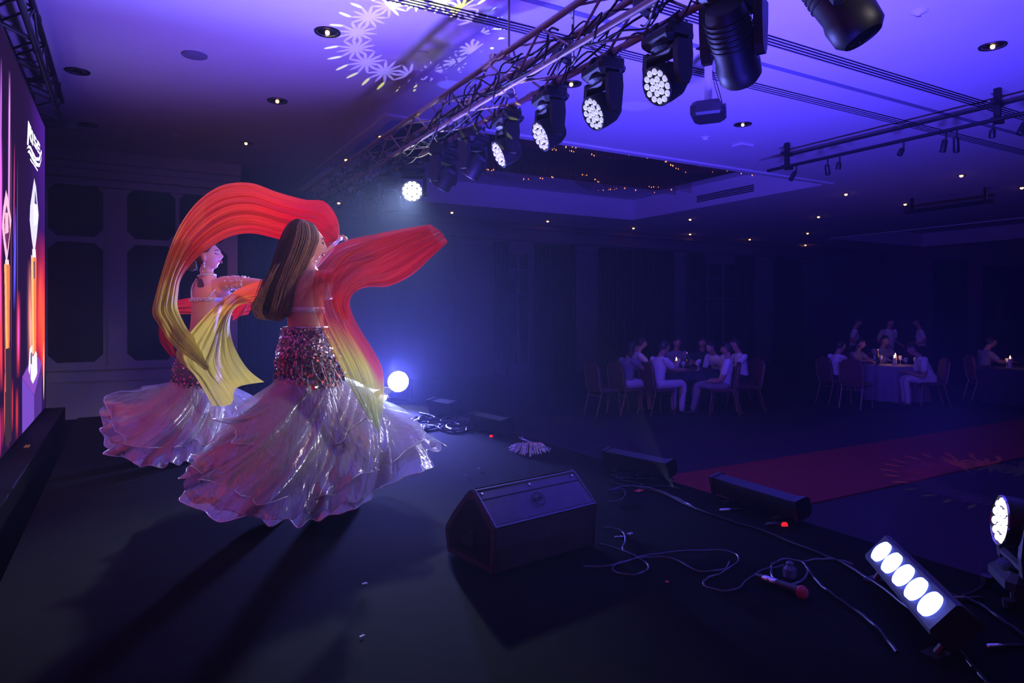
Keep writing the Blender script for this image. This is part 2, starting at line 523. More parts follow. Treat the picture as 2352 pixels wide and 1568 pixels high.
# black masking drape hung from a rail, from the block to the far wall
def drape(name, p0, p1, z0, z1, n, mat, amp=.05, label=None, kind=None, cat='curtain', group=None, seed=0):
    p0 = V(p0); p1 = V(p1); L = (p1 - p0).length; dirn = (p1 - p0).normalized(); nr = V((-dirn.y, dirn.x, 0))
    m = max(30, int(n * 10))
    T = np.linspace(0, 1, m)
    rs = np.random.default_rng(seed)
    ph = rs.uniform(0, 6.28, 3)
    wv = amp * (np.sin(T * n * 2 * PI + ph[0]) + .4 * np.sin(T * n * 4.7 + ph[1]))
    rows = []
    for k, z in enumerate(np.linspace(z0, z1, 7)):
        f = 1.15 - .45 * k / 6
        rows.append([(p0.x + dirn.x * L * t + nr.x * wv[i] * f, p0.y + dirn.y * L * t + nr.y * wv[i] * f, z) for i, t in enumerate(T)])
    me = grid_mesh(name, np.array(rows), mat)
    o = obj(name, me)
    so = o.modifiers.new('thick', 'SOLIDIFY'); so.thickness = .006
    if label: tag(o, label, cat, group)
    if kind: o['kind'] = kind
    return o
drape('stage_drape', (XB + .05, YB - .1, 0), (4.2, 16.9, 0), .01, 4.35, 16, M['drape'], .06, 'black masking drape hanging beside the panelled wall behind the dancers')
b = MB(); b.tube([(XB + .02, YB - .1, 4.37), (4.25, 16.9, 4.37)], .025, 8)
tag(b.build('drape_rail', M['black'], None, True), 'black rail that carries the masking drape behind the dancers', 'rail')

# far wall: pilasters, windows with muntins, curtains
def far_x(p): return atY(p, 700, YW).x
for k, (a, c) in enumerate(((1040, 1120), (1312, 1362), (1540, 1562), (1722, 1760), (1832, 1884))):
    xa, xb = far_x(a), far_x(c)
    q = MB(); q.box(((xa + xb) / 2, YW - .09, 1.95), (xb - xa, .18, 3.9)); q.box(((xa + xb) / 2, YW - .11, .12), (xb - xa + .06, .24, .24)); q.box(((xa + xb) / 2, YW - .12, 3.9), (xb - xa + .1, .26, .16))
    struct('trim_%d' % (k + 7), q, M['wall_far'])
q = MB(); q.box(((4 + XW) / 2, YW - .12, 4.22), (XW - 4, .24, .36)); q.box(((4 + XW) / 2, YW - .2, 4.42), (XW - 4, .4, .1)); struct('trim_12', q, M['wall_far'])
def window(n, cx, y, wdt, z0, z1, nx, nz, ax='x'):
    fr = thing('window_%d' % n, None, None, (cx, y, z0)); fr['kind'] = 'structure'
    R = Matrix.Identity(3) if ax == 'x' else Matrix.Rotation(PI / 2, 3, 'Z')
    def part(nm, c, size, mt):
        m = MB(); m.box(R @ V(c), size, R); o = local(fr, m, nm, mt); return o
    part('pane', (0, .03, (z1 - z0) / 2), (wdt, .012, z1 - z0), M['window_glass'])
    for s in (-1, 1):
        part('frame', (s * wdt / 2, 0, (z1 - z0) / 2), (.11, .09, z1 - z0 + .1), M['wall_far'])
        part('frame', (0, 0, (z1 - z0) / 2 + s * (z1 - z0) / 2), (wdt, .09, .11), M['wall_far'])
    for i in range(1, nx):
        part('muntin', (-wdt / 2 + wdt * i / nx, -.005, (z1 - z0) / 2), (.06, .05, z1 - z0), M['wall_far'])
    for i in nz:
        part('muntin', (0, -.005, (z1 - z0) * i), (wdt, .05, .06), M['wall_far'])
M['window_glass'] = pmat('night_glass', (.008, .008, .014), .08, 0, .1, 3)
xa, xb = far_x(1160), far_x(1214)
window(1, (xa + xb) / 2, YW - .06, xb - xa, .25, 3.7, 2, (.62, .84))
window(2, far_x(1640), YW - .06, 2.4, .25, 3.7, 3, (.62, .84))
window(3, XW - .06, 12.6, 1.9, .3, 3.7, 2, (.55, .8), 'y')
window(4, XW - .06, 8.9, 1.9, .3, 3.7, 2, (.55, .8), 'y')
cur = [(1124, 1158), (1216, 1310), (1366, 1440), (1446, 1536), (1566, 1606), (1672, 1718), (1764, 1828)]
for k, (a, c) in enumerate(cur):
    where = ['left of the narrow muntin window', 'right of the narrow muntin window', 'left of the joint between the two pilasters', 'right of the joint between the two pilasters',
             'left of the wide window', 'right of the wide window', 'between the last two pilasters'][k]
    drape('wall_curtain', (far_x(a), YW - .28, 0), (far_x(c), YW - .28, 0), .03, 3.95, max(3, (c - a) / 9), M['curtain'], .05,
          'dark full length curtain on the far wall ' + where, group='far wall curtains', seed=k)
for k, (y0, y1) in enumerate(((14.0, 15.3), (10.2, 11.4), (6.4, 7.6))):
    drape('wall_curtain', (XW - .25, y1, 0), (XW - .25, y0, 0), .03, 3.95, 8, M['curtain'], .05,
          'dark curtain on the right wall ' + ['nearest the far corner', 'between its two windows', 'beyond its second window'][k], group='right wall curtains', seed=20 + k)

# ================================================================== STAGE
SX0, SX1, SY0, SY1 = -.45, 3.12, -3.2, 8.5
b = MB(); b.box(((SX0 + SX1) / 2, (SY0 + SY1) / 2, STG - .03), (SX1 - SX0, SY1 - SY0, .06)); stage = thing('stage', 'low black carpeted stage that the dancers stand on', 'stage', ((SX0 + SX1) / 2, 2.6, 0))
b.build('deck', M['deck'], stage)
b = MB(); b.box(((SX0 + SX1) / 2, (SY0 + SY1) / 2, (STG - .06) / 2), (SX1 - SX0 - .06, SY1 - SY0 - .06, STG - .06)); b.build('skirt_panel', M['black_matte'], stage)
b = MB(); b.box((SX1 + .006, (SY0 + SY1) / 2, STG - .045), (.012, SY1 - SY0, .07)); b.build('edge_strip', M['black'], stage)
b = MB(); b.box(((3.2 + 15) / 2, 4.84, .008), (15 - 3.2, 1.5, .016)); tag(b.build('red_carpet_runner', M['red_carpet']), 'red carpet runner laid on the hall floor up to the stage', 'carpet')

# ================================================================== LED WALL
LX, LY0, LY1, LZ0, LZ1 = -.80, -2.0, 9.44, STG + .02, STG + 3.27
led = thing('led_screen', 'tall glowing video wall with trophies and streaks of light left of the stage', 'screen', (LX, 5, 0))
b = MB(); b.box((LX - .10, (LY0 + LY1) / 2 + .06, (LZ0 + LZ1) / 2 + .02), (.14, LY1 - LY0 + .30, LZ1 - LZ0 + .10), None, .01); b.build('cabinet', M['black'], led)
b = MB(); b.box((LX - .10, (LY0 + LY1) / 2, LZ0 / 2 - .005), (.54, LY1 - LY0 + .2, LZ0 - .03)); b.build('base', M['black_matte'], led)
def screen_mesh():
    ny, nz = 330, 520
    Y = np.concatenate([np.linspace(LY0, 5.6, 50, endpoint=False), np.linspace(5.6, LY1, ny)])
    Z = np.linspace(LZ0, LZ1, nz)
    YY, ZZ = np.meshgrid(Y, Z, indexing='ij')
    zc = LX * math.sin(YAW) + YY * math.cos(YAW)
    xc = LX * math.cos(YAW) - YY * math.sin(YAW)
    px = 1176 + FPX * xc / zc
    # picture coordinates on the wall: q across (0 at the near edge in view, 108 at the far end), h height 0..1
    q = px
    h = (ZZ - LZ0) / (LZ1 - LZ0)
    col = np.zeros(YY.shape + (3,))
    far = np.clip((q - 55) / 20, 0, 1)
    col += np.array([.012, .004, .03])
    col += far[..., None] * np.array([.035, .004, .16]) * (.15 + .85 * np.clip((h - .45) * 1.8, 0, 1))[..., None] * np.clip((q - 70) / 34, .1, 1)[..., None]
    def add(c, wgt):
        nonlocal col
        wgt = np.clip(wgt, 0, 1)[..., None]
        col = col * (1 - wgt) + np.array(c) * wgt
    def blob(qc, qw, h0, h1, soft=.08, lean=0.0):
        x = (q - (qc + lean * (h - .5))) / qw
        return np.exp(-x * x * 1.6) * np.clip((h - h0) / soft, 0, 1) * np.clip((h1 - h) / soft, 0, 1)
    # red glow at the far end, low
    g = np.clip((.62 - h) / .34, 0, 1) * np.clip((q - 78) / 10, 0, 1) * np.clip((h - .13) * 9, 0, 1)
    add((.95, .03, .03), g * .9 * (.45 + .55 * np.clip(np.abs(q - 92) / 9, 0, 1)))
    add((1.0, .30, .22), blob(75, 5, .16, .5, .2) * .95)
    add((1.0, .52, .40), blob(77, 3.2, .16, .36, .14) * .9)
    add((1.0, .10, .03), blob(104, 4.5, .10, .44, .2))
    add((1.0, .12, .04), blob(98, 7, .20, .52, .2) * .8)
    add((1.0, .62, .35), blob(105.3, 1.1, .03, .24, .06))
    # streaks
    S = [(8, 1.6, .40, .93, (.62, .16, 1.0), 6), (27, 1.9, .52, .94, (.85, .30, 1.0), 5), (9.5, 2.6, .45, .75, (.75, .12, .85), 3), (38, .8, .50, .78, (.8, .06, .28), 8),
         (41, 2.4, .34, .62, (.10, .08, .95), 10), (1.5, 2.8, .22, .60, (.95, .04, .03), -4), (8, 3.2, .15, .52, (.95, .05, .06), -8), (6.5, 2.0, .30, .55, (.40, .08, .95), -6),
         (49, 3.6, .16, .40, (.95, .05, .08), 2), (50, 2.0, .20, .36, (.85, .08, .75), 4), (32.5, .5, .2, .8, (.30, .08, .06), 0), (46.5, .5, .3, .75, (.18, .08, .3), 0),
         (21.5, 3.2, .205, .44, (.95, .25, .08), 0), (26.5, 1.6, .22, .40, (.55, .16, .06), 0), (36, 2.0, .03, .17, (.85, .04, .05), 2), (45.5, 2.8, .0, .14, (.95, .05, .04), 0),
         (8, 2.8, .0, .12, (.85, .05, .3), 0), (3, 2, .0, .2, (.85, .07, .03), 0), (26, 2.4, .0, .06, (.9, .06, .55), 0), (15, 3, .02, .12, (.75, .04, .05), 3), (18, 1.2, .04, .2, (.9, .15, .1), 0),
         (-14, 3, .1, .9, (.9, .05, .1), 5), (-30, 4, .1, .9, (.5, .1, .9), -5), (-60, 6, .1, .9, (.95, .06, .05), 5), (-110, 9, .0, .8, (.95, .07, .06), 5), (-190, 20, .1, .9, (.5, .08, .8), 5), (-330, 30, .0, .8, (.9, .06, .05), 5)]
    for qc, qw, h0, h1, c, ln in S:
        add(c, blob(qc, qw, h0, h1, .10, ln))
    def poly(pts, c):
        """pts in picture columns and rows of the photograph, filled flat"""
        d = LX / (math.sin(YAW) + (px - 1176) / FPX * math.cos(YAW))
        py = HOR - (ZZ - CAM.z) * FPX / np.where(np.abs(d) < .1, .1, d)
        ins = np.zeros(px.shape, bool)
        n = len(pts)
        for i in range(n):
            x1, y1 = pts[i]; x2, y2 = pts[(i + 1) % n]
            if y1 == y2: continue
            cond = ((y1 > py) != (y2 > py)) & (px < (x2 - x1) * (py - y1) / (y2 - y1) + x1)
            ins ^= cond
        ins &= (px > -5)
        col[ins] = c
    # far trophy: crystal diamond, orange stem, clasp, violet plinth
    poly([(57, 866), (71, 836), (93, 822), (101, 834), (101, 944), (92, 954), (57, 998)], (.07, .025, .20))
    poly([(57, 866), (72, 838), (92, 818), (101, 834), (84, 906)], (.16, .045, .34))
    poly([(57, 868), (84, 908), (84, 970), (57, 999)], (.12, .045, .36))
    poly([(84, 908), (101, 836), (101, 945), (84, 968)], (.05, .018, .15))
    poly([(77, 587), (89, 594), (88, 812), (80, 812)], (.75, .16, .04))
    poly([(77, 585), (82, 590), (84, 812), (80, 812)], (.98, .36, .16))
    poly([(82, 600), (86, 600), (86, 640), (83, 640)], (.12, .05, .10))
    poly([(71, 850), (74, 800), (80, 792), (80, 820), (88, 806), (90, 812), (91, 856), (88, 866), (81, 881), (76, 870), (76, 832), (74, 860)], (.62, .58, .78))
    poly([(76, 812), (79, 806), (79, 838), (76, 834)], (.05, .03, .10))
    poly([(84, 410), (88, 428), (94, 494), (90, 540), (86, 573), (82, 573), (78, 545), (74, 506), (75, 474)], (.52, .50, .66))
    poly([(86, 436), (90, 470), (85, 468)], (.06, .02, .18))
    poly([(82, 468), (91, 470), (92, 512), (83, 520)], (.74, .72, .86))
    poly([(80, 572), (87, 572), (88, 592), (80, 590)], (.66, .62, .74))
    # nearer trophy
    poly([(21, 437), (25, 452), (33, 506), (28, 560), (24, 597), (21, 597), (16, 560), (12, 520), (15, 478)], (.80, .36, .52))
    poly([(22, 470), (28, 500), (30, 530), (24, 580), (19, 545), (17, 506)], (.10, .02, .08))
    poly([(19, 490), (26, 488), (27, 534), (19, 538)], (.70, .34, .48))
    poly([(19, 596), (27, 597), (28, 608), (19, 608)], (.7, .45, .5))
    poly([(17, 606), (30, 609), (29, 800), (21, 800)], (.55, .14, .05))
    poly([(17, 606), (22, 608), (25, 800), (21, 800)], (.90, .30, .12))
    poly([(18, 800), (33, 799), (33, 1010), (20, 1024)], (.03, .015, .03))
    poly([(18, 800), (20, 800), (21, 900), (19, 900)], (.7, .05, .04))
    # logo plate: bold leaning letters with a wave under them
    for pts in ([(70.5, 277), (77, 292), (78.5, 306), (76, 312), (79.5, 330), (76, 326), (73, 308), (71.5, 332), (68, 334)],
                [(78.5, 298), (81, 303), (81.5, 336), (79, 332)],
                [(82.5, 306), (89, 318), (89, 324), (85, 318), (85, 322), (90, 332), (89.5, 346), (83, 334), (83, 328), (87, 336), (87, 332), (82.5, 322)],
                [(90.5, 320), (97, 332), (97, 338), (93, 332), (93, 336), (97, 342), (97, 347), (93, 341), (93, 346), (98, 352), (98, 358), (91, 348)],
                [(67.5, 342), (71, 334), (76, 336), (82, 350), (88, 362), (95, 362), (100, 344), (101, 352), (96, 370), (88, 369), (81, 357), (75, 342), (71, 340)],
                [(69, 350), (73, 344), (80, 356), (88, 374), (96, 376), (101, 360), (100, 368), (96, 384), (88, 382), (79, 366), (73, 352)],
                [(75, 352), (77, 354), (92, 376), (93, 384), (91, 382), (76, 358)], [(75, 364), (92, 390), (92, 394), (75, 368)]):
        poly(pts, (.86, .84, .95))
    P = np.stack([np.full(YY.shape, LX - .02), YY, ZZ], -1)
    m = bpy.data.materials.new('led_picture'); m.use_nodes = True
    nt = m.node_tree; nt.nodes.remove(nt.nodes['Principled BSDF'])
    e = nt.nodes.new('ShaderNodeEmission'); a = nt.nodes.new('ShaderNodeAttribute'); a.attribute_name = 'Col'
    e.inputs['Strength'].default_value = 1.7
    nt.links.new(a.outputs['Color'], e.inputs['Color']); nt.links.new(e.outputs[0], nt.nodes['Material Output'].inputs[0])
    return grid_mesh('picture', P, m, np.clip(col, 0, 1.2))
obj('picture', screen_mesh(), led)
# gap things on the floor between screen and stage
b = MB(); b.box(atZ(62, 1025, .704), (.035, .12, .008)); tag(b.build('tape_piece', pmat('yellow_tape', (.8, .5, .03), .6)), 'small yellow tape piece in the gap below the video wall', 'tape')

# ================================================================== TRUSSES
def truss(name, label, x0, x1, z0, z1, y0, y1, step, rc, rb, mt, loc):
    t = thing(name, label, 'truss', loc)
    for x in (x0, x1):
        for z in (z0, z1):
            q = MB(); q.tube([(x, y0, z), (x, y1, z)], rc, 12); q.build('chord', mt, t, True)
    protos = {}
    n = int((y1 - y0) / step)
    for face, (a, c) in {'l': ((x0, z0), (x0, z1)), 'r': ((x1, z0), (x1, z1)), 'b': ((x0, z0), (x1, z0)), 't': ((x0, z1), (x1, z1))}.items():
        for k in range(n):
            key = (face, k % 2)
            s, e = (a, c) if k % 2 == 0 else (c, a)
            if key not in protos:
                q = MB(); q.tube([(s[0], 0, s[1]), (e[0], step, e[1])], rb, 8)
                protos[key] = q.mesh('brace', mt, True)
            o = bpy.data.objects.new('brace', protos[key]); COL.objects.link(o)
            o.parent = t; o.matrix_parent_inverse = inv_of(t); o.location = (0, y0 + k * step, 0)
    for k in range(int((y1 - y0) / 2) + 1):          # couplers between two metre sections
        y = y0 + k * 2 + .02
        for x in (x0, x1):
            for z in (z0, z1):
                q = MB(); q.lathe([(rc + .004, 0), (rc + .007, .01), (rc + .007, .09), (rc + .004, .1)], (x, y, z), (0, 1, 0), 12); q.build('coupler', mt, t, True)
    return t
TX0, TX1, TZ0, TZ1 = 2.70, 2.99, CAM.z + 1.86, CAM.z + 2.15
main_truss = truss('lighting_truss', 'aluminium box truss with moving heads and cables above the stage edge', TX0, TX1, TZ0, TZ1, -1.2, 12.1, .42, .025, .010, M['alu'], (2.85, 5, TZ0))
led_truss = truss('lighting_truss', 'dark box truss above the video wall in the upper left corner', -.96, -.67, CAM.z + 2.28, CAM.z + 2.56, 1.0, 9.7, .45, .025, .011, M['black'], (-.8, 5, 4.1))
for y in (2.4, 5.3, 9.0):
    b = MB(); b.tube([(-.815, y, CAM.z + 2.56), (-.815, y, CEI - .001)], .012, 6); b.box((-.815, y, CAM.z + 2.57), (.36, .05, .03)); b.build('hanger', M['black'], led_truss)
b = MB(); b.box((-.80, 9.72, CAM.z + 2.29), (.55, .07, .10)); b.build('end_plate', M['black'], led_truss)
for y in (-.5, 5.0, 10.6):
    b = MB(); b.tube([(2.845, y, TZ1), (2.845, y, CEI - .001)], .010, 6); b.box((2.845, y, TZ1 + .03), (.36, .05, .04)); b.build('hanger', M['alu'], main_truss)
rc = random.Random(5)
for k in range(44):                                   # cables tied along the truss: long runs and loose loops
    y = rc.uniform(2.2, 9.6)
    L = rc.uniform(.7, 2.6)
    x = rc.choice((TX0, TX0 + .03, TX0 - .02, TX1 - .03, 2.84))
    zb = rc.choice((TZ0 + .03, TZ0 + .12, TZ0 + .02, TZ1 - .1))
    pts = [(x + rc.uniform(-.04, .06), y + L * i / 5, zb + rc.uniform(-.16, .07) * (1 if 0 < i < 5 else .1)) for i in range(6)]
    b = MB(); b.tube(crV(pts, 22), rc.choice((.006, .007, .009)), 6); b.build('cable', M['cable'], main_truss, True)
for k in range(28):
    y = rc.uniform(2.4, 8.5); r_ = rc.uniform(.08, .2)
    x = rc.choice((TX0 - .01, TX0 + .05, TX1 - .06))
    z = TZ0 + rc.uniform(.0, .16)
    pts = [(x + .05 * math.sin(a * 1.3), y + r_ * math.cos(a), z + r_ * .75 * math.sin(a)) for a in np.linspace(0, 5.6, 18)]
    b = MB(); b.tube(pts, .0065, 6); b.build('cable', M['cable'], main_truss, True)
for y in (3.0, 3.9, 4.8, 5.7, 6.6, 7.5):               # connector boxes strapped on
    b = MB(); b.box((TX0 + .10, y + .2, TZ0 + .045), (.22, .08, .07), Matrix.Rotation(.4, 3, 'Z'), .012); b.build('power_box', M['cable_grey'], main_truss)

# lighting pipe on the right, hung from the ceiling, with small lamps
PXX = 9.25
pipe = thing('lighting_pipe', 'double black pipe hung from the ceiling at upper right with small lamps', 'pipe', (PXX, 5, 4.2))
b = MB(); b.tube([(PXX, 1.2, CAM.z + 2.39), (PXX, 7.55, CAM.z + 2.39)], .026, 10); b.build('lower_pipe', M['black'], pipe, True)
b = MB(); b.tube([(PXX + .2, 1.2, CAM.z + 2.62), (PXX + .2, 7.3, CAM.z + 2.62)], .02, 10); b.build('upper_pipe', M['black'], pipe, True)
for y in (7.25, 4.2, 1.4):
    b = MB(); b.box((PXX + .1, y, (CAM.z + 2.36 + CEI) / 2), (.05, .07, CEI - CAM.z - 2.36)); b.box((PXX + .1, y, CAM.z + 2.62), (.24, .05, .05)); b.box((PXX + .1, y, CAM.z + 2.40), (.24, .05, .05)); b.build('post', M['black'], pipe)
for k, y in enumerate((7.0, 6.45, 6.25, 5.3, 4.75, 4.62, 4.2, 3.85, 3.55, 3.25)):
    q = MB()
    q.tube([(PXX, y, CAM.z + 2.36), (PXX, y, CAM.z + 2.27)], .012, 6)
    a = rc.uniform(-.6, .6); ln = rc.choice((.10, .16, .2))
    q.lathe([(.02, 0), (.035, .02), (.038, ln), (.03, ln + .01)], (PXX - .02, y, CAM.z + 2.28), (math.sin(a), .25, -1), 10)
    q.build('hanging_lamp', M['black'], pipe, True)
b = MB(); b.box((16.4, 8.4, CEI - .32), (.1, 1.9, .08)); b.box((16.4, 7.6, CEI - .16), (.05, .06, .33)); b.box((16.4, 9.2, CEI - .16), (.05, .06, .33))
tag(b.build('ceiling_rail', M['black']), 'small dark rail on two posts below the far ceiling at right', 'rail')

# ================================================================== MOVING HEADS
def lens_grid(r):
    out = [(0, 0)]
    for k, n, q in ((1, 6, .40), (2, 12, .80)):
        for i in range(n):
            a = 2 * PI * i / n + (.26 if k == 2 else 0)
            out.append((q * r * math.cos(a), q * r * math.sin(a)))
    return out
LENS = MB(); LENS.rings([[V((.0215 * math.cos(t) * math.cos(2 * PI * j / 12), .0215 * math.cos(t) * math.sin(2 * PI * j / 12), .014 * math.sin(t))) for j in range(12)] for t in (0, .4, .8, 1.2, 1.5)])
LENS_ME = {}
def frame_mat(nrm, upv=UP):
    n = V(nrm).normalized()
    x = upv.cross(n)
    x = x.normalized() if x.length > 1e-4 else V((1, 0, 0))
    y = n.cross(x)
    return Matrix((x, y, n)).transposed()
def wash_head(base, nrm, label, lens_mat, stand=False, sc=1.0, group=None):
    """moving head wash: base box with clamps, two arm yoke, round head with nineteen lenses"""
    base = V(base); n = V(nrm).normalized()
    s = -1 if not stand else 1                       # hangs down from the truss, or stands up
    t = thing('moving_head_wash', label, 'stage light', base, group)
    yaw = math.atan2(n.y, n.x)
    R = Matrix.Rotation(yaw + PI / 2, 3, 'Z')        # local x = arms axis
    q = MB(); q.box(base + V((0, 0, s * .055 * sc)), (.31 * sc, .22 * sc, .11 * sc), R, .035 * sc)
    for a in (-1, 1):
        q.box(base + R @ V((a * .13 * sc, 0, s * .02 * sc)), (.035 * sc, .18 * sc, .06 * sc), R, .008)
    q.build('base', M['fixture'], t)
    q = MB()
    for a in range(5):
        q.box(base + R @ V(((-.10 + .05 * a) * sc, .115 * sc, s * .045 * sc)), (.02 * sc, .02 * sc, .025 * sc), R, .004)
    q.build('plug_row', M['black'], t)
    if not stand:
        for a in (-.09, .09):
            c = base + V((0, a, .035))
            q = MB(); q.lathe([(.026, 0), (.045, .0), (.045, .03), (.026, .03)], c + V((.0, -.015, .0)), (0, 1, 0), 14); q.box(c + V((.05, 0, -.01)), (.07, .02, .02)); q.box(c + V((.08, 0, -.01)), (.012, .012, .05)); q.build('clamp', M['black'], t, True)
    else:
        for a in (-1, 1):
            for c_ in (-1, 1):
                q = MB(); q.lathe([(.02, -.03), (.024, -.0)], base + R @ V((a * .12, c_ * .08, 0)), UP, 10); q.build('foot', M['black'], t)
    hub = base + V((0, 0, s * .325 * sc))
    q = MB()
    for a in (-1, 1):
        arm = [(-.055, .11), (.055, .11), (.062, .20), (.05, .335), (.03, .38), (-.03, .38), (-.05, .335), (-.062, .20)]
        poly = [base + R @ V((a * .128 * sc, y * sc, s * z * sc)) for y, z in arm]
        q.prism(poly if a * s > 0 else poly[::-1], R @ V((a * .045 * sc, 0, 0)))
    q.lathe([(.10 * sc, 0), (.105 * sc, .025 * sc), (.07 * sc, .04 * sc)], base + V((0, 0, s * .10 * sc)), (0, 0, s), 20)
    q.box(base + V((0, 0, s * .145 * sc)), (.30 * sc, .115 * sc, .05 * sc), R, .015 * sc)
    q.build('yoke', M['fixture'], t)
    FM = frame_mat(n)
    fc = hub + n * (.085 * sc)
    q = MB(); q.lathe([(a * sc, b_ * sc) for a, b_ in ((.05, -.205), (.085, -.19), (.112, -.14), (.122, -.06), (.124, .0), (.124, .008), (.116, .010), (.114, .0), (.0, .0))], fc, n, 28)
    head = q.build('head', M['fixture'], t, True)
    if lens_mat not in LENS_ME:
        me = LENS.mesh('lens', M[lens_mat], 'all'); LENS_ME[lens_mat] = me
    for lx, ly in lens_grid(.114):
        o = bpy.data.objects.new('lens', LENS_ME[lens_mat]); COL.objects.link(o)
        o.parent = head; o.matrix_parent_inverse = inv_of(head)
        o.matrix_basis = Matrix.Translation(fc + FM @ V((lx * sc, ly * sc, .0015))) @ FM.to_4x4() @ Matrix.Scale(sc, 4)
    q = MB(); q.lathe([(.117 * sc, .006), (.121 * sc, .012), (.126 * sc, .006)], fc, n, 28, False); o = q.build('face_ring', M['chrome'] if lens_mat == 'led_par' else M['fixture'], t, True)
    return t, fc, n
WZ = TZ0 - .06
names = {0: 'nearest lit moving head wash on the truss, beside the dangling spot head',
         1: 'second lit moving head wash along the truss, its clear round face above the projector level',
         2: 'third moving head wash along the truss with a yellow glint on its side',
         3: 'fourth moving head wash, its lens face seen as a thin oval before the chandelier'}
for k, Y in enumerate((3.20, 3.86, 4.56, 5.26)):
    base = (2.975, Y, WZ)
    n = V((-.89, .05 + .045 * k, -.454))
    wash_head(base, n, names[k], 'led_dim')
    light('wash_beam', 'SPOT', V(base) + V((-.12, -.03, -.42)), (0.5, Y + .3, STG + .5), 35, (.95, .92, 1.0), .1, 60, 1)
for k, Y in enumerate((5.95, 6.65)):
    wash_head((2.975, Y, WZ), (-.3, .55, -.7), ['unlit moving head on the truss just beyond the thin oval face', 'unlit moving head on the truss next to the brightest lamp'][k], 'lens_off' if 'lens_off' in M else 'black')
wl, fc, n_ = wash_head((2.965, 7.55, WZ), V((-1.9, -4.6, -.95)), 'brightest moving head wash blazing white above the near dancer', 'led_hot')
light('wash_beam_hot', 'SPOT', fc + n_ * .06, (0.9, 3.9, STG + .9), 1700, (.58, .74, 1.0), .09, 36, .9)
for k, Y in enumerate((8.3, 9.1)):
    wash_head((2.975, Y, WZ), (.3, .5, -.8), ['dark moving head on the truss right behind the blazing lamp', 'dark moving head at the far end of the truss'][k], 'black')

def spot_head(base, nrm, label):
    base = V(base); n = V(nrm).normalized()
    t = thing('moving_head_spot', label, 'stage light', base)
    yaw = math.atan2(n.y, n.x); R = Matrix.Rotation(yaw + PI / 2, 3, 'Z')
    q = MB(); q.box(base + V((0, 0, -.06)), (.34, .26, .12), R, .04); q.build('base', M['fixture'], t)
    for a in (-.1, .1):
        c = base + V((0, a, .03)); q = MB(); q.lathe([(.026, 0), (.045, 0), (.045, .03), (.026, .03)], c + V((0, -.015, 0)), (0, 1, 0), 14); q.build('clamp', M['black'], t, True)
    q = MB()
    for a in (-1, 1):
        arm = [(-.07, -.12), (.07, -.12), (.065, -.25), (.045, -.38), (.02, -.42), (-.02, -.42), (-.045, -.38), (-.065, -.25)]
        poly = [base + R @ V((a * .125, y, z)) for y, z in arm]
        q.prism(poly[::-1] if a > 0 else poly, R @ V((a * .05, 0, 0)))
    q.box(base + V((0, 0, -.14)), (.30, .14, .06), R, .02)
    q.build('yoke', M['fixture'], t)
    hub = base + V((0, 0, -.34))
    q = MB()
    prof = [(.05, -.24), (.10, -.23), (.118, -.17), (.122, -.02), (.115, .08), (.125, .12), (.12, .20), (.09, .235), (.084, .225), (0.0, .225)]
    q.lathe(prof, hub, n, 24); q.build('head', M['fixture'], t, True)
    q = MB(); q.lathe([(.08, 0), (.06, .012), (.03, .018), (.0, .02)], hub + n * .224, n, 20); q.build('lens', M['window_glass'], t, True)
    for k in range(6):
        q = MB(); q.lathe([(.1235, 0), (.127, .004), (.127, .010), (.1235, .014)], hub + n * (-.17 + .03 * k), n, 24, False); q.build('cooling_rib', M['fixture'], t, True)
    return t
spot_head((2.97, 2.66, WZ + .06), (.62, .30, -.62), 'dark spot moving head hanging in front of the projector pole')
spot_head((2.97, 2.02, WZ + .06), (.25, -.35, -.8), 'dark spot moving head cut off by the top edge of the picture')

# ================================================================== PROJECTOR
pc = at(1627, 257, 7.0)
pj = thing('projector', 'black projector hanging from the blue ceiling on a square pole', 'projector', pc)
R = Matrix.Rotation(.62, 3, 'Z')
q = MB()
sec = [(-.20, -.15), (.10, -.17), (.20, -.10), (.20, .13), (.12, .17), (-.16, .16), (-.21, .10), (-.21, -.10)]
q.rings([[pc + R @ V((a * f, c * f, z)) for a, c in sec] for f, z in ((.9, -.075), (1, -.05), (1, .03), (.86, .075))])
q.build('body', M['fixture'], pj)
q = MB(); q.lathe([(.05, 0), (.055, .03), (.045, .035), (.0, .035)], pc + R @ V((-.05, -.15, 0)), R @ V((0, -1, 0)), 16); q.build('lens', M['window_glass'], pj, True)
q = MB(); q.box((pc.x, pc.y, (pc.z + .07 + CEI) / 2), (.055, .055, CEI - pc.z - .07)); q.build('pole', M['trim_white'], pj)
q = MB(); q.box((pc.x, pc.y, CEI - .012), (.18, .18, .02)); q.box((pc.x, pc.y, pc.z + .085), (.20, .20, .02), R); q.build('mount_plate', M['black'], pj)
q = MB(); q.tube(crV([pc + V((.02, 0, .5)), pc + V((.12, .02, .38)), pc + V((.23, .02, .12)), pc + V((.22, 0, -.02)), pc + V((.15, 0, -.06))], 16), .005, 6)
q.tube(crV([pc + V((.03, .02, .62)), pc + V((.14, .04, .30)), pc + V((.24, .03, .05)), pc + V((.15, .03, -.06))], 16), .004, 6); q.build('cable', M['cable'], pj, True)

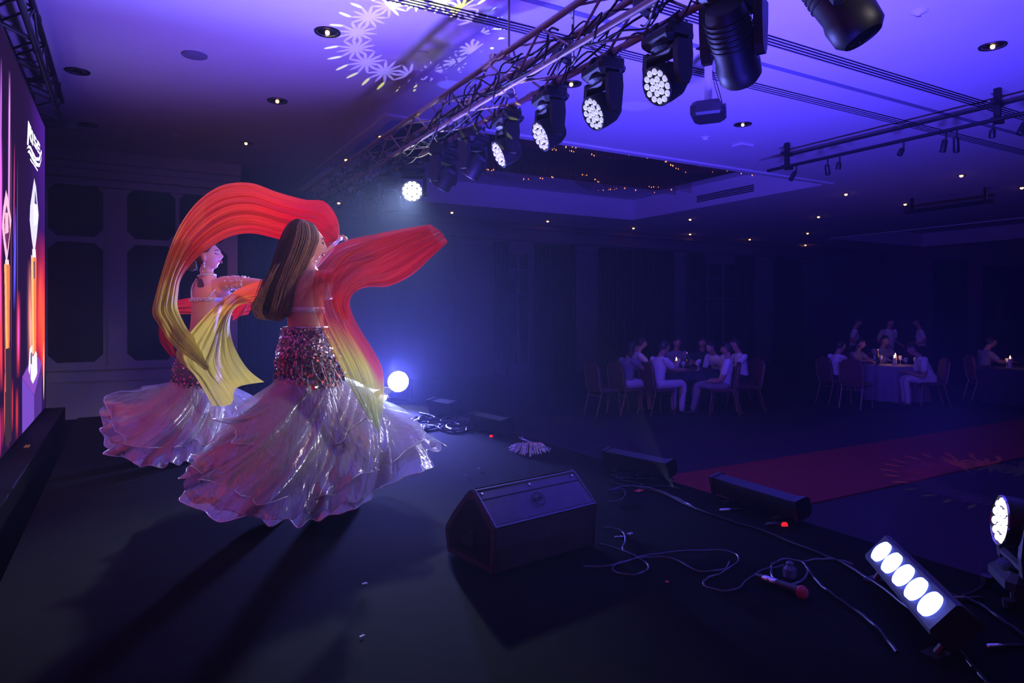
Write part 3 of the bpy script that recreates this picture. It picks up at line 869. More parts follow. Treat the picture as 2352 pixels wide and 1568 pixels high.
# ================================================================== CEILING LIGHTS AND SMALL CEILING THINGS
def on_ceiling(px, py, z=CEI): return atZ(px, py, z)
def downlight(px, py, label, lit, r=.125, z=CEI, group=None, small=False):
    p = on_ceiling(px, py, z)
    t = thing('ceiling_downlight', label, 'ceiling light', p, group)
    q = MB(); q.lathe([(r * .80, .004), (r * .84, -.010), (r, -.012), (r + .006, .002)], p, UP, 28, False); q.build('trim_ring', M['black'], t, True)
    q = MB(); q.lathe([(r * .80, .0), (r * .60, -.006), (r * .3, -.008), (.0, -.009)][::-1], p, UP, 24, False); q.build('reflector', M['chrome'] if not small else M['black'], t, True)
    if lit:
        rb = .022 if not small else .034
        q = MB(); q.ell(p + V((0, 0, -.012)), (rb, rb, rb * (1.0 if not small else .9)), None, 10, 8); q.build('bulb', M['bulb_warm' if not small else 'bulb_far'], t, True)
    return t
downlight(752, 73, 'recessed downlight left of the ring of projected stars', 1)
downlight(178, 163, 'dim recessed downlight above the video wall corner', 0)
downlight(637, 231, 'recessed downlight above the arch of the red veil', 1)
downlight(565, 328, 'small lit downlight over the panelled wall cornice', 1, .10)
downlight(203, 286, 'unlit downlight near the end of the dark truss', 0)
downlight(1312, 192, 'recessed downlight seen just below the truss between two wash heads', 1)
downlight(1706, 285, 'recessed downlight below and right of the projector', 1)
downlight(2280, 105, 'recessed downlight at the upper right of the blue ceiling', 1)
for i, (px, py) in enumerate(((874, 313), (795, 366))):
    downlight(px, py, ['downlight glowing in the coffer right below its corner', 'downlight glowing in the coffer left of the truss end'][i], 1, .09, CEI + .55, None, True)
far = [(778, 465), (1038, 487), (1258, 507), (1455, 523), (1585, 503), (1585, 537), (1722, 549), (1855, 535), (1850, 562), (1943, 445), (2079, 468), (2208, 402), (1880, 497), (2053, 583), (2347, 430)]
for px, py in far:
    downlight(px, py, 'tiny warm downlight glowing in the dark ceiling at the back of the hall', 1, .08, CEI, 'far ceiling downlights', True)
p = on_ceiling(447, 126)
t = thing('ceiling_speaker', 'flat grey round speaker grille on the ceiling at upper left', 'speaker', p)
q = MB(); q.lathe([(0, -.016), (.105, -.016), (.118, -.010), (.12, .002)], p, UP, 28); q.build('grille', M['groove'], t, True)
q = MB(); q.lathe([(.118, -.012), (.128, -.012), (.13, .002)], p, UP, 28, False); q.build('rim', M['groove'], t, True)
def sprinkler(px, py, label, r=.06):
    p = on_ceiling(px, py)
    t = thing('sprinkler', label, 'sprinkler', p)
    q = MB(); q.lathe([(r, .002), (r, -.006), (r * .6, -.02), (r * .3, -.03), (r * .25, -.05)], p, UP, 16); q.build('rosette', M['trim_white'], t, True)
    q = MB(); q.lathe([(r * .5, -.075), (r * .5, -.07), (.01, -.068)], p, UP, 12); q.tube([p + V((.018, 0, -.05)), p + V((.022, 0, -.06)), p + V((.012, 0, -.072))], .004, 5); q.tube([p - V((.018, 0, .05)), p - V((.022, 0, .06)), p - V((.012, 0, .072))], .004, 5); q.build('deflector', M['trim_white'], t, True)
sprinkler(2110, 26, 'white sprinkler on the ceiling near the upper right corner', .08)
p = on_ceiling(1620, 315); q = MB(); q.lathe([(.075, .002), (.075, -.012), (.05, -.02), (.045, -.045), (.02, -.055), (.0, -.056)], p, UP, 18)
tag(q.build('smoke_detector', M['trim_white'], None, True), 'white smoke detector under the blue ceiling below the projector', 'detector')
p = on_ceiling(1706, 331); q = MB(); q.box(p + V((0, 0, -.02)), (.3, .22, .045), None, .015)
tag(q.build('ceiling_access_box', M['trim_white']), 'small flat white box on the ceiling under the lit downlight', 'box')
p = on_ceiling(972, 121); q = MB(); q.lathe([(.05, .002), (.05, -.008), (.03, -.012), (.0, -.012)], p, UP, 16)
tag(q.build('ceiling_sensor', M['plaster'], None, True), 'small pale sensor inside the ring of projected stars', 'sensor')
p = on_ceiling(405, 309); q = MB(); q.lathe([(.05, .002), (.05, -.008), (.03, -.02), (.0, -.022)], p, UP, 16)
tag(q.build('ceiling_sensor', M['plaster'], None, True), 'small pale sensor above the panelled wall cornice', 'sensor')
# vent grille on the right inner face of the coffer
gy = [atX(1600, 450, 12.9).y, atX(1735, 420, 12.9).y]
t = thing('vent_grille', 'long slatted vent in the side of the coffer below the chandelier', 'air vent', (12.88, sum(gy) / 2, CEI + .18))
q = MB(); q.box((12.893, sum(gy) / 2, CEI + .20), (.01, abs(gy[1] - gy[0]), .22)); q.build('frame', M['plaster'], t)
for k in range(4):
    q = MB(); q.box((12.88, sum(gy) / 2, CEI + .13 + .045 * k), (.02, abs(gy[1] - gy[0]) - .06, .022)); q.build('slat', M['slot'], t)

# ================================================================== CHANDELIER in the coffer
ch = thing('crystal_chandelier', 'long dark chandelier of crystal strings glinting orange in the ceiling coffer', 'chandelier', (8.5, 11.6, CEI + .5))
b = MB(); b.box((8.3, 11.6, CEI + .53), (8.0, 4.0, .03)); b.build('mount_plate', pmat('chandelier_plate', (.05, .025, .03), .7, 0, .3, 4), ch)
rc = random.Random(11)
for row, (yb, amp, x0, x1) in enumerate(((9.95, .22, 5.2, 12.0), (10.35, .2, 5.2, 12.0), (12.5, .30, 4.9, 12.2), (12.95, .28, 4.9, 12.2))):
    q = MB(); g = MB()
    n = 150
    for i in range(n):
        x = x0 + (x1 - x0) * i / n
        y = yb + amp * math.sin(x * 1.9 + row * .4)
        z1_ = CEI + .52
        ln = .26 + .05 * math.sin(x * 3.1 + row)
        q.tube([(x, y, z1_), (x, y, z1_ - ln)], .006, 4)
        dens = .5 + .5 * math.sin(x * 2.6 + row * 1.7)
        if rc.random() < dens * .34:
            zz = z1_ - ln + rc.uniform(0, .03)
            rr = rc.uniform(.005, .013)
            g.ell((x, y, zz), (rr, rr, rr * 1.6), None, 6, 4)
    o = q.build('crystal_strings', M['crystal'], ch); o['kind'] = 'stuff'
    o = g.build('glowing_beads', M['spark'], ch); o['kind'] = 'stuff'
# ================================================================== STAGE EQUIPMENT
# --- stage monitor wedge
E0 = atZ(1132, 1321, STG)
EU = (RT * .783 + FW * .622).normalized(); GA = (-RT * .622 + FW * .783).normalized()
wd = thing('stage_monitor', 'black wedge stage monitor lying on the stage in front of the near dancer', 'speaker', E0 + EU * .3)
sec = [(.004, 0), (-.008, .10), (-.012, .195), (.0, .207), (.135, .318), (.155, .323), (.20, .30), (.30, .20), (.365, .12), (.372, .095), (.352, .0)]
def wp(a, z, l): return E0 + GA * a + UP * (z + .004) + EU * l
q = MB(); q.rings([[wp(a * .985 + .003, z * .985 + .002, .0) for a, z in sec], [wp(a, z, .012) for a, z in sec], [wp(a, z, .598) for a, z in sec], [wp(a * .985 + .003, z * .985 + .002, .61) for a, z in sec]])
q.build('cabinet', M['wedge'], wd)
q = MB(); s2 = [(.03, .03), (.018, .18), (.14, .285), (.19, .275), (.335, .11), (.325, .03)]
q.rings([[wp(a, z, -.006) for a, z in s2], [wp(a, z, .006) for a, z in s2]]); q.build('side_panel', M['black_matte'], wd)
q = MB(); s3 = [(.13, .08), (.13, .16), (.22, .16), (.22, .08)]; q.rings([[wp(a, z, -.014) for a, z in s3], [wp(a, z, -.004) for a, z in s3]]); q.tube([wp(.12, .1, -.016), wp(.12, .14, -.02), wp(.15, .165, -.02)], .006, 8); q.build('handle', M['black'], wd)
q = MB()                                               # perforated front behind the ridge
q.rings([[wp(a + .004, z + .004, .02) for a, z in ((.17, .318), (.205, .30), (.305, .20), (.365, .125))], [wp(a + .004, z + .004, .59) for a, z in ((.17, .318), (.205, .30), (.305, .20), (.365, .125))]], False, False); q.build('grille', M['grille'], wd)
q = MB()
for a, z in ((-.012, .196), (.137, .320)):
    q.tube([wp(a, z, .012), wp(a, z, .6)], .006, 8)
for l in (.008, .602):
    q.tube([wp(.004, 0, l), wp(-.012, .195, l), wp(.137, .32, l), wp(.155, .324, l)], .006, 8)
q.build('edge_trim', M['edge_gloss'], wd, True)
q = MB(); q.tube([wp(.098, .290, .012), wp(.098, .290, .6)], .0022, 6); q.build('seam', M['black'], wd)
q = MB()
for l in (.03, .3, .57):
    q.lathe([(.006, 0), (.006, .004), (.0, .005)], wp(.12, .3075, l), (-GA * .64 + UP * .77), 10)
q.build('screw', M['chrome'], wd)
nrm = (GA * -.62 + UP * .785).normalized()             # normal of the panel that carries the badge
ce = wp(.055, .256, .30) + nrm * .002
fr = Matrix((EU, nrm.cross(EU), nrm)).transposed().to_4x4(); fr.translation = ce
q = MB(); rr = [(.034, .0), (.034, .003), (.031, .003), (.031, .0)]
q.rings([[ce + (EU * (r * math.cos(2 * PI * j / 32)) + nrm.cross(EU) * (r * math.sin(2 * PI * j / 32))) * 1.0 + nrm * h for j in range(32)] for r, h in rr], False); q.build('badge_ring', M['black'], wd, True)
me = text_mesh('RCF', .028, .002); me.materials.append(M['wedge'])
o = bpy.data.objects.new('badge_letters', me); COL.objects.link(o); o.parent = wd; o.matrix_parent_inverse = inv_of(wd); o.matrix_basis = fr
for a in (.03, .33):
    q = MB()
    for l in (.06, .55): q.lathe([(.014, 0), (.014, .006)], E0 + GA * a + EU * l + UP * -.001, UP, 10)
    q.build('rubber_foot', M['black'], wd)

# --- LED floor bars along the stage edge
def led_bar(p0, p1, wdt, hgt, n, label, lens='lens_off', tilt=1.35, side=1, r=.028):
    p0 = V(p0); p1 = V(p1); d = (p1 - p0); L = d.length; d = d / L
    s = (d.cross(UP)).normalized() * side              # sideways, towards the audience
    t = thing('led_floor_bar', label, 'stage light', (p0 + p1) / 2)
    up = (UP * math.cos(tilt) + s * math.sin(tilt)).normalized(); sd = up.cross(d).normalized()
    c0 = p0 + UP * (.035 + hgt * .55); c1 = p1 + UP * (.035 + hgt * .55)
    sec = [(-.5, -.5), (.5, -.5), (.5, .25), (.34, .5), (-.34, .5), (-.5, .25)]
    q = MB(); q.rings([[c + sd * (a * wdt) + up * (b_ * hgt) for a, b_ in sec] for c in (c0, c1)]); body = q.build('housing', M['fixture'], t)
    for c in (c0, c1):
        q = MB(); q.rings([[c + d * e + sd * (a * wdt * 1.12) + up * (b_ * hgt * 1.12) for a, b_ in sec] for e in (-.012, .012)]); q.build('end_cap', M['black'], t)
    for f in (.2, .8):
        c = p0 + d * L * f
        q = MB(); q.box(c + UP * .008, (.16, .05, .014), Matrix((s, d, UP)).transposed()); q.prism([c + s * .05 + d * .02, c + s * .05 - d * .02, c + s * .03 - d * .02 + UP * .06, c + s * .03 + d * .02 + UP * .06], s * -.06); q.build('bracket', M['black'], t)
    me = bpy.data.meshes.get('bar_lens_' + lens + str(r))
    if me is None:
        q = MB(); q.lathe([(r, 0), (r * .96, .006), (r * .6, .011), (0, .013)], (0, 0, 0), UP, 20); me = q.mesh('bar_lens_' + lens + str(r), M[lens], 'all')
    F4 = Matrix((d, up.cross(d), up)).transposed().to_4x4()
    for k in range(n):
        c = c0 + (c1 - c0) * ((k + .5) / n) + up * (hgt * .5 + .001)
        o = bpy.data.objects.new('lens', me); COL.objects.link(o); o.parent = t; o.matrix_parent_inverse = inv_of(t)
        m = F4.copy(); m.translation = c; o.matrix_basis = m
    return t, (c0 + c1) / 2, up
def lb(a, c): return atZ(a[0], a[1], STG), atZ(c[0], c[1], STG)
p0, p1 = lb((1650, 1142), (1842, 1206)); led_bar(p0, p1, .10, .10, 12, 'unlit black floor bar in front of the red carpet, nearest of the dark bars', side=-1)
p0, p1 = lb((1398, 1074), (1540, 1106)); led_bar(p0, p1, .10, .10, 12, 'unlit black floor bar behind the wedge monitor with blue glints on its top', side=-1)
p0, p1 = lb((1096, 986), (1166, 1004)); led_bar(p0, p1, .13, .12, 12, 'dim floor bar on the stage edge above the silver fringe', side=-1)
p0, p1 = lb((998, 952), (1046, 962)); led_bar(p0, p1, .14, .14, 6, 'blue lit floor bar beside the tangle of cables at the back', side=-1)
# the bright five lens bar: faces up and across the stage
b0, b1 = at(2010, 1252, 2.76), at(2150, 1402, 2.16)
bb = thing('led_floor_bar', 'short floor bar with five glaring blue white round lenses at lower right', 'stage light', (b0 + b1) / 2)
bd = (b1 - b0).normalized()
bn = (-RT * .74 + FW * .04 + UP * .66); bn = (bn - bd * bn.dot(bd)).normalized(); bs = bn.cross(bd)
sec = [(-.068, -.10), (.068, -.10), (.068, -.012), (.056, 0), (-.056, 0), (-.068, -.012)]
q = MB(); q.rings([[c - bn * .012 + bs * a + bn * z for a, z in sec] for c in (b0 - bd * .03, b1 + bd * .03)]); q.build('housing', M['fixture'], bb)
for k, (a, c) in enumerate(((2028, 1268), (2051, 1293), (2076, 1320), (2102, 1349), (2132, 1382))):
    f = (k + .5) / 5
    cc = b0 + (b1 - b0) * f
    q = MB(); q.lathe([(.046, -.012), (.046, .0), (.035, .006), (0, .009)], cc, bn, 24); q.build('lens', M['led_blue'], bb, 'all')
for c in (b0, b1):
    g = V((c.x, c.y, STG))
    q = MB(); q.box(g + UP * .006, (.08, .06, .012)); q.tube([g + UP * .01, c - bn * .08], .012, 8); q.build('bracket', M['black'], bb)
light('uplight_bar', 'SPOT', (b0 + b1) / 2 + bn * .04, (b0 + b1) / 2 + bn * .04 + V((.10, .50, 1)), 230, (.04, .035, 1.0), .08, 116, 1)
# --- round lamps at the back of the stage edge that shine at the camera
def par_lamp(px, py, d, r, mt, label, nrm):
    c = at(px, py, d); n = V(nrm).normalized()
    t = thing('par_lamp', label, 'stage light', c)
    q = MB(); q.lathe([(r * .5, -.16), (r * .9, -.14), (r * 1.12, -.02), (r * 1.14, .01), (r * 1.04, .012), (r, .0), (0, .0)], c, n, 24); q.build('housing', M['fixture'], t, True)
    q = MB(); q.lathe([(r, .001), (r * .7, .010), (0, .014)], c, n, 24); q.build('lens', M[mt], t, 'all')
    g = V((c.x, c.y, STG)); s = n.cross(UP).normalized()
    q = MB()
    for e in (-1, 1): q.tube([c + s * (e * r * 1.25) - n * .06, V((c.x, c.y, STG + .02)) + s * (e * r * 1.2) - n * .06], .010, 6)
    q.box(g - n * .06 + UP * .012, (r * 2.6, .12, .02), Matrix.Rotation(math.atan2(s.y, s.x), 3, 'Z')); q.build('stand', M['black'], t)
    return c, n
c, n = par_lamp(915, 876, 8.3, .125, 'blinder', 'blinding blue white round lamp at the back of the stage beside the skirt', (-.50, -.85, .22))
light('blinder_beam', 'SPOT', c + n * .06, (1.0, 4.2, STG + 1.9), 2800, (.17, .18, 1.0), .10, 104, .9)
for tx, ty in ((1012, 540), (1100, 770)):
    a_ = at(986, 938, 7.6)
    light('thin_blue_beam', 'SPOT', a_, at(tx, ty, 7.9), 420, (.10, .10, 1.0), .015, 5, .4)
par_lamp(880, 912, 8.05, .05, 'led_par', 'small white round lamp just below the blinding one', (-.5, -.85, .2))
# --- moving head standing at the right edge
hc = at(2302, 1195, 2.6); hn = (-RT * .94 + FW * .33 + UP * .10).normalized()
sc = .78
hb = hc - hn * (.085 * sc) - UP * (.325 * sc)
hb.z = max(hb.z, STG + .025)
wash_head(hb, hn, 'moving head standing on the stage at the right edge, lit face turned sideways', 'led_par', True, sc)
light('par_beam', 'SPOT', hc + hn * .06, hc + hn * 4 + UP * .8, 40, (.7, .66, 1.0), .06, 40, .8)

# --- cables on the stage
def floor_cable(pts, r, label, mt='cable', z=STG, close=False, n=60, sub=None):
    P = [atZ(a, c, z + r) for a, c in pts]
    P = crV(P, n)
    for i, p in enumerate(P): p.z = z + r + .0015 + .004 * abs(math.sin(i * .37 + pts[0][0]))
    q = MB(); q.tube(P, r, 8)
    return tag(q.build('cable', M[mt], None, True), label, 'cable')
floor_cable([(1340, 1303), (1410, 1300), (1470, 1281), (1540, 1270), (1640, 1265), (1688, 1273), (1694, 1292), (1655, 1318), (1624, 1330), (1617, 1345), (1650, 1358), (1692, 1355), (1715, 1335), (1750, 1312), (1800, 1300)], .0042, 'grey cable looping in an S across the stage right of the wedge monitor', 'cable_grey', n=110)
floor_cable([(1376, 1250), (1420, 1263), (1466, 1283), (1490, 1303), (1470, 1319), (1435, 1321), (1408, 1312), (1412, 1300), (1450, 1287), (1500, 1281), (1550, 1286), (1600, 1312), (1660, 1310), (1676, 1292)], .0042, 'cable with a small oval loop close to the wedge monitor', 'cable_grey', n=100)
floor_cable([(1385, 1212), (1418, 1217), (1434, 1228), (1436, 1245), (1430, 1262), (1446, 1273)], .0042, 'short pale cable curling behind the right end of the wedge monitor', 'cable_grey')
floor_cable([(1400, 1110), (1470, 1122), (1530, 1138), (1620, 1178), (1750, 1220), (1850, 1260), (1930, 1292), (2010, 1340), (2090, 1400), (2180, 1475), (2240, 1540), (2290, 1600)], .006, 'long dark cable running the whole length of the stage edge', n=90)
floor_cable([(1396, 1129), (1440, 1118), (1500, 1124), (1560, 1148), (1600, 1170)], .006, 'black cable behind the wedge monitor near the red tape', 'cable_grey')
floor_cable([(1395, 1130), (1428, 1124), (1436, 1136), (1424, 1150), (1396, 1153)], .004, 'small loop of cable touching the back corner of the wedge monitor', 'cable_grey')
floor_cable([(1770, 1300), (1800, 1286), (1840, 1292), (1856, 1312), (1838, 1338), (1800, 1342), (1774, 1326), (1772, 1302)], .005, 'coiled cable around the shiny plug near the microphone', 'cable_grey')
floor_cable([(1846, 1291), (1880, 1286), (1920, 1287), (1960, 1298)], .005, 'pale cable end shining left of the bright five lens bar', 'cable_grey', n=30)
floor_cable([(1850, 1300), (1880, 1340), (1930, 1380), (2000, 1430), (2060, 1500)], .006, 'black cable passing in front of the bright five lens bar')
floor_cable([(2160, 1366), (2200, 1372), (2250, 1390), (2300, 1425), (2352, 1462), (2400, 1500)], .007, 'black cable leaving the right end of the bright bar')
floor_cable([(2190, 1376), (2240, 1360), (2280, 1330), (2310, 1318)], .005, 'thin cable leading up to the moving head at the right edge')
rc = random.Random(3)
for k in range(7):
    x, y = rc.uniform(930, 1050), rc.uniform(946, 984)
    pts = []
    for i in range(7):
        pts.append((x, y)); x += rc.uniform(-42, 48); y += rc.uniform(-11, 11); y = min(max(y, 938), 988); x = min(max(x, 905), 1072)
    o = floor_cable(pts, .009, 'black cable in the tangle at the back of the stage edge', 'cable_grey', n=40); o['group'] = 'tangled cables at the back'
for k in range(6):
    x, y = rc.uniform(1400, 1470), rc.uniform(1090, 1118)
    pts = []
    for i in range(6):
        pts.append((x, y)); x += rc.uniform(-40, 60); y += rc.uniform(-8, 10); y = min(max(y, 1084), 1132); x = min(max(x, 1392), 1600)
    o = floor_cable(pts, .006, 'black cable in the heap between the wedge monitor and the dark bar', 'cable', n=40); o['group'] = 'cables heaped behind the wedge'
# microphone with red foam, plug, connectors, tape scraps
ma, mb_ = atZ(1738, 1322, STG + .022), atZ(1842, 1360, STG + .022)
md = (mb_ - ma).normalized(); ml = (mb_ - ma).length
mic = thing('microphone', 'black handheld microphone with red foam head lying on the stage', 'microphone', (ma + mb_) / 2)
q = MB(); q.lathe([(.010, 0), (.013, .02), (.016, ml * .5), (.020, ml * .85), (.02, ml * .92)], ma, md, 16); q.build('handle', M['black'], mic, True)
for f in (.16, .30):
    q = MB(); q.lathe([(.0145, 0), (.0165, .003), (.0165, .030), (.0145, .033)], ma + md * (ml * f), md, 16); q.build('metal_ring', M['chrome'], mic, True)
q = MB(); q.ell(mb_, (.024, .024, .026), None, 16, 10); q.build('foam_windscreen', M['foam_red'], mic, True)
pp = atZ(1814, 1330, STG + .004)
q = MB(); q.box(pp + UP * .03, (.055, .05, .06), Matrix.Rotation(.5, 3, 'Z'), .014); q.box(pp + UP * .066, (.03, .03, .016), Matrix.Rotation(.5, 3, 'Z'), .006)
tag(q.build('power_plug', pmat('plug_plastic', (.08, .08, .16), .15, 0, .1, 30)), 'small shiny dark plug inside the coil of cable near the microphone', 'plug')
def connector(px, py, ang, label, mt='chrome', L=.06):
    p = atZ(px, py, STG + .010); d = V((math.cos(ang), math.sin(ang), 0))
    t = thing('cable_connector', label, 'connector', p)
    q = MB(); q.lathe([(.006, 0), (.0095, .006), (.0095, L), (.007, L + .008)], p - d * L / 2, d, 12); q.build('sleeve', M[mt], t, True)
    q = MB(); q.lathe([(.006, 0), (.008, .01), (.008, .05), (.005, .07)], p + d * (L / 2 + .006), d, 10); q.build('strain_relief', M['cable'], t, True)
connector(1664, 1171, -.4, 'silver cable connector in front of the nearest dark bar')
connector(1772, 1203, -.4, 'dim grey connector below the nearest dark bar', 'cable_grey')
connector(2192, 1374, -.5, 'bluish connector behind the bright five lens bar', 'cable_grey', .09)
connector(2283, 1484, -.5, 'pale connector lying alone at the lower right', 'chrome', .05)
def scrap(px, py, w_, h_, ang, mt, label, cat='scrap', z=STG):
    p = atZ(px, py, z + .003)
    q = MB(); R = Matrix.Rotation(ang, 3, 'Z')
    n = 5
    q.rings([[p + R @ V((w_ * (i / n - .5), h_ * s * (1 + .25 * math.sin(i * 2.1)), .002 + .004 * abs(math.sin(i * 1.7 + s)))) for s in (-.5, .5)] for i in range(n + 1)], False, False)
    o = q.build('paper_scrap' if cat == 'scrap' else 'tape_piece', M[mt])
    so = o.modifiers.new('thick', 'SOLIDIFY'); so.thickness = .0015
    return tag(o, label, cat)
scrap(1468, 1128, .06, .035, .3, 'tape_red', 'red tape piece among the cables behind the wedge monitor', 'tape')
scrap(1447, 1227, .03, .018, .3, 'paper', 'torn pale paper scrap right of the wedge monitor')
scrap(1422, 1234, .045, .010, -.3, 'paper', 'narrow pale scrap next to the torn paper scrap')
scrap(1532, 1338, .018, .012, .8, 'tape_red', 'tiny pink scrap on the stage below the cable loops')
scrap(838, 1342, .022, .010, .2, 'paper', 'small white scrap on the bare stage in front of the near dancer')
scrap(1099, 1077, .026, .012, .9, 'paper', 'white scrap between the skirt and the silver fringe')
scrap(1069, 1092, .022, .008, .7, 'paper', 'white sliver just right of the near dancer hem')
scrap(990, 1060, .03, .006, .1, 'paper', 'thin thread of paper at the skirt tip')
scrap(832, 1463, .020, .008, .5, 'paper', 'faint scrap on the stage near the lower edge of the picture')
scrap(996, 976, .10, .08, .4, 'tape_green', 'green tape piece in the tangle of cables at the back', 'tape')
for px, py, lab in ((1802, 1200, 'red glowing indicator at the right end of the nearest dark bar'), (1128, 999, 'red glowing indicator on the dim floor bar above the silver fringe')):
    p = atZ(px, py, STG + .02); q = MB(); q.box(p, (.022, .007, .006), Matrix.Rotation(-.5, 3, 'Z'), .002); q.box(p - UP * .011, (.03, .012, .014), Matrix.Rotation(-.5, 3, 'Z'))
    tag(q.build('indicator_lamp', M['led_red']), lab, 'lamp')
# silver beaded fringe dropped on the stage
sf = thing('beaded_fringe', 'silver beaded fringe piece dropped on the stage', 'costume piece', atZ(1216, 1030, STG))
rc = random.Random(9); q = MB(); g = MB()
for k in range(70):
    a = rc.uniform(-1, 1)
    st = atZ(1216 + 20 * a, 1014 + 6 * abs(a), STG + .03)
    en = atZ(1216 + 48 * a + rc.uniform(-6, 6), 1034 + 12 * (1 - abs(a)) + rc.uniform(-6, 4), STG + .006)
    mid = (st + en) / 2 + UP * rc.uniform(.0, .03)
    P = crV([st, mid, en], 8); q.tube(P, .0035, 5)
    for p in P[1:]:
        if rc.random() < .5: g.ell(p + UP * .003, (.006, .006, .006), None, 6, 4)
for s in (-1, 1): q.tube(crV([atZ(1216, 1014, STG + .03), atZ(1200 + s * 2, 1008, STG + .05), atZ(1196 + s * 3, 1003, STG + .02)], 8), .006, 6)
o = q.build('strands', M['silver'], sf, True); o['kind'] = 'stuff'
o = g.build('beads', M['chrome'], sf, True); o['kind'] = 'stuff'

# ================================================================== PEOPLE TOOLS
def etube(mb, rings, side, n=24, round_ends=True):
    """rings: (centre, half width along side, half depth); side: a horizontal vector"""
    side = V(side).normalized(); back = UP.cross(side)
    R = [(V(c), a, b_) for c, a, b_ in rings]
    if round_ends:
        c0, a0, b0_ = R[0]; c1, a1, b1_ = R[-1]
        d0 = (R[0][0] - R[1][0]).normalized(); d1 = (R[-1][0] - R[-2][0]).normalized()
        R = [(c0 + d0 * b0_ * .6, a0 * .4, b0_ * .4), (c0 + d0 * b0_ * .35, a0 * .8, b0_ * .8)] + R + [(c1 + d1 * b1_ * .35, a1 * .8, b1_ * .8), (c1 + d1 * b1_ * .6, a1 * .4, b1_ * .4)]
    mb.rings([[c + side * (a * math.cos(2 * PI * j / n)) + back * (b_ * math.sin(2 * PI * j / n)) for j in range(n)] for c, a, b_ in R])
def head_shape(u, v):
    """unit sphere direction to a head surface point; +y is the face, z up; metres"""
    x = math.sin(v) * math.cos(u); y = math.sin(v) * math.sin(u); z = -math.cos(v)
    X, Y, Z = .074 * x, .096 * y, .112 * z
    if Z < 0:
        k = (-Z / .112)
        X *= 1 - .34 * k ** 1.4
        if Y < 0: Y *= 1 - .42 * k
        else: Y *= 1 - .10 * k
    else:
        if Y < 0: Y *= 1.06
    if y > 0:
        g = lambda cx, cz, sx, sz: math.exp(-((X - cx) / sx) ** 2 - ((Z - cz) / sz) ** 2) * min(1, y * 1.6)
        dy = .024 * g(0, -.020, .013, .017) + .012 * g(0, .003, .011, .022) + .007 * g(0, .036, .05, .012)
        dy -= .010 * g(.033, .008, .018, .013) + .010 * g(-.033, .008, .018, .013)
        dy += .009 * g(0, -.052, .022, .007) + .009 * g(0, -.066, .019, .007) - .005 * g(0, -.059, .02, .004) - .005 * g(0, -.079, .02, .006)
        dy += .012 * g(0, -.097, .022, .013) + .004 * g(.045, -.02, .02, .022) + .004 * g(-.045, -.02, .02, .022)
        Y += dy
    return V((X, Y, Z))
def head_mb(mb, c, face, tilt=0.0, s=1.0, roll=0.0, ears=True, n=56, m=44):
    f = V(face).normalized(); x = f.cross(UP).normalized(); R = Matrix((x, f, UP)).transposed()
    R = R @ Matrix.Rotation(tilt, 3, 'X') @ Matrix.Rotation(roll, 3, 'Y')
    c = V(c)
    mb.rings([[c + R @ (head_shape(2 * PI * j / n, max(.04, min(PI - .04, PI * i / m))) * s) for j in range(n)] for i in range(m + 1)])
    if ears:
        for e in (-1, 1):
            mb.ell(c + R @ V((e * .074, -.012, -.012)) * s, (.009 * s, .017 * s, .031 * s), R @ Matrix.Rotation(e * -.35, 3, 'Z'), 12, 10)
            mb.ell(c + R @ V((e * .077, -.006, -.036)) * s, (.006 * s, .009 * s, .011 * s), R, 10, 8)
    return c, R, s
def hand_mb(mb, wrist, direc, palm_n, curl=.5, s=1.0, spread=.1, thumb_side=1):
    """palm and five separate bent fingers; direc: along the hand, palm_n: out of the palm"""
    d = V(direc).normalized(); pn = V(palm_n); pn = (pn - d * pn.dot(d)).normalized(); sd = d.cross(pn) * thumb_side
    w_ = V(wrist)
    mb.tube([w_ - d * .02 * s, w_ + d * .01 * s], [.026 * s, .027 * s], 12)
    R = Matrix((sd, d, pn)).transposed()
    mb.ell(w_ + d * .048 * s, (.040 * s, .052 * s, .016 * s), R, 16, 12)
    lens_ = (.066, .076, .071, .056)
    for k in range(4):
        off = (.030 - .020 * k) * s
        p = w_ + d * .085 * s + sd * off
        fd = (d + sd * (spread * (1.5 - k) / 1.5)).normalized()
        pts = [p - fd * .02 * s, p]; a = curl * .55
        for seg in (.45, .31, .24):
            dr = (fd * math.cos(a) + pn * math.sin(a)).normalized()
            p = p + dr * lens_[k] * seg * s; pts.append(p); a += curl * .9
        mb.tube(pts, [x * s for x in (.0092, .0092, .0086, .0078, .0066)], 10, True, True)
    p = w_ + d * .022 * s + sd * .030 * s
    td = (d * .55 + sd * .75 + pn * .25).normalized()
    pts = [p - td * .012 * s, p]
    for seg, bend in ((.036, 0), (.030, .35)):
        dr = (td * math.cos(bend) + (d * .6 + pn * .5).normalized() * math.sin(bend)).normalized(); p = p + dr * seg * s; pts.append(p)
    mb.tube(pts, [x * s for x in (.013, .0125, .0105, .0085)], 10, True, True)
def limb(mb, pts, rs, n=14, k=4):
    P = []
    a = np.array([tuple(p) + (r,) for p, r in zip(pts, rs)])
    a = cr(a, (len(pts) - 1) * k + 1)
    mb.tube([V(x[:3]) for x in a], [max(.004, x[3]) for x in a], n, True, True)

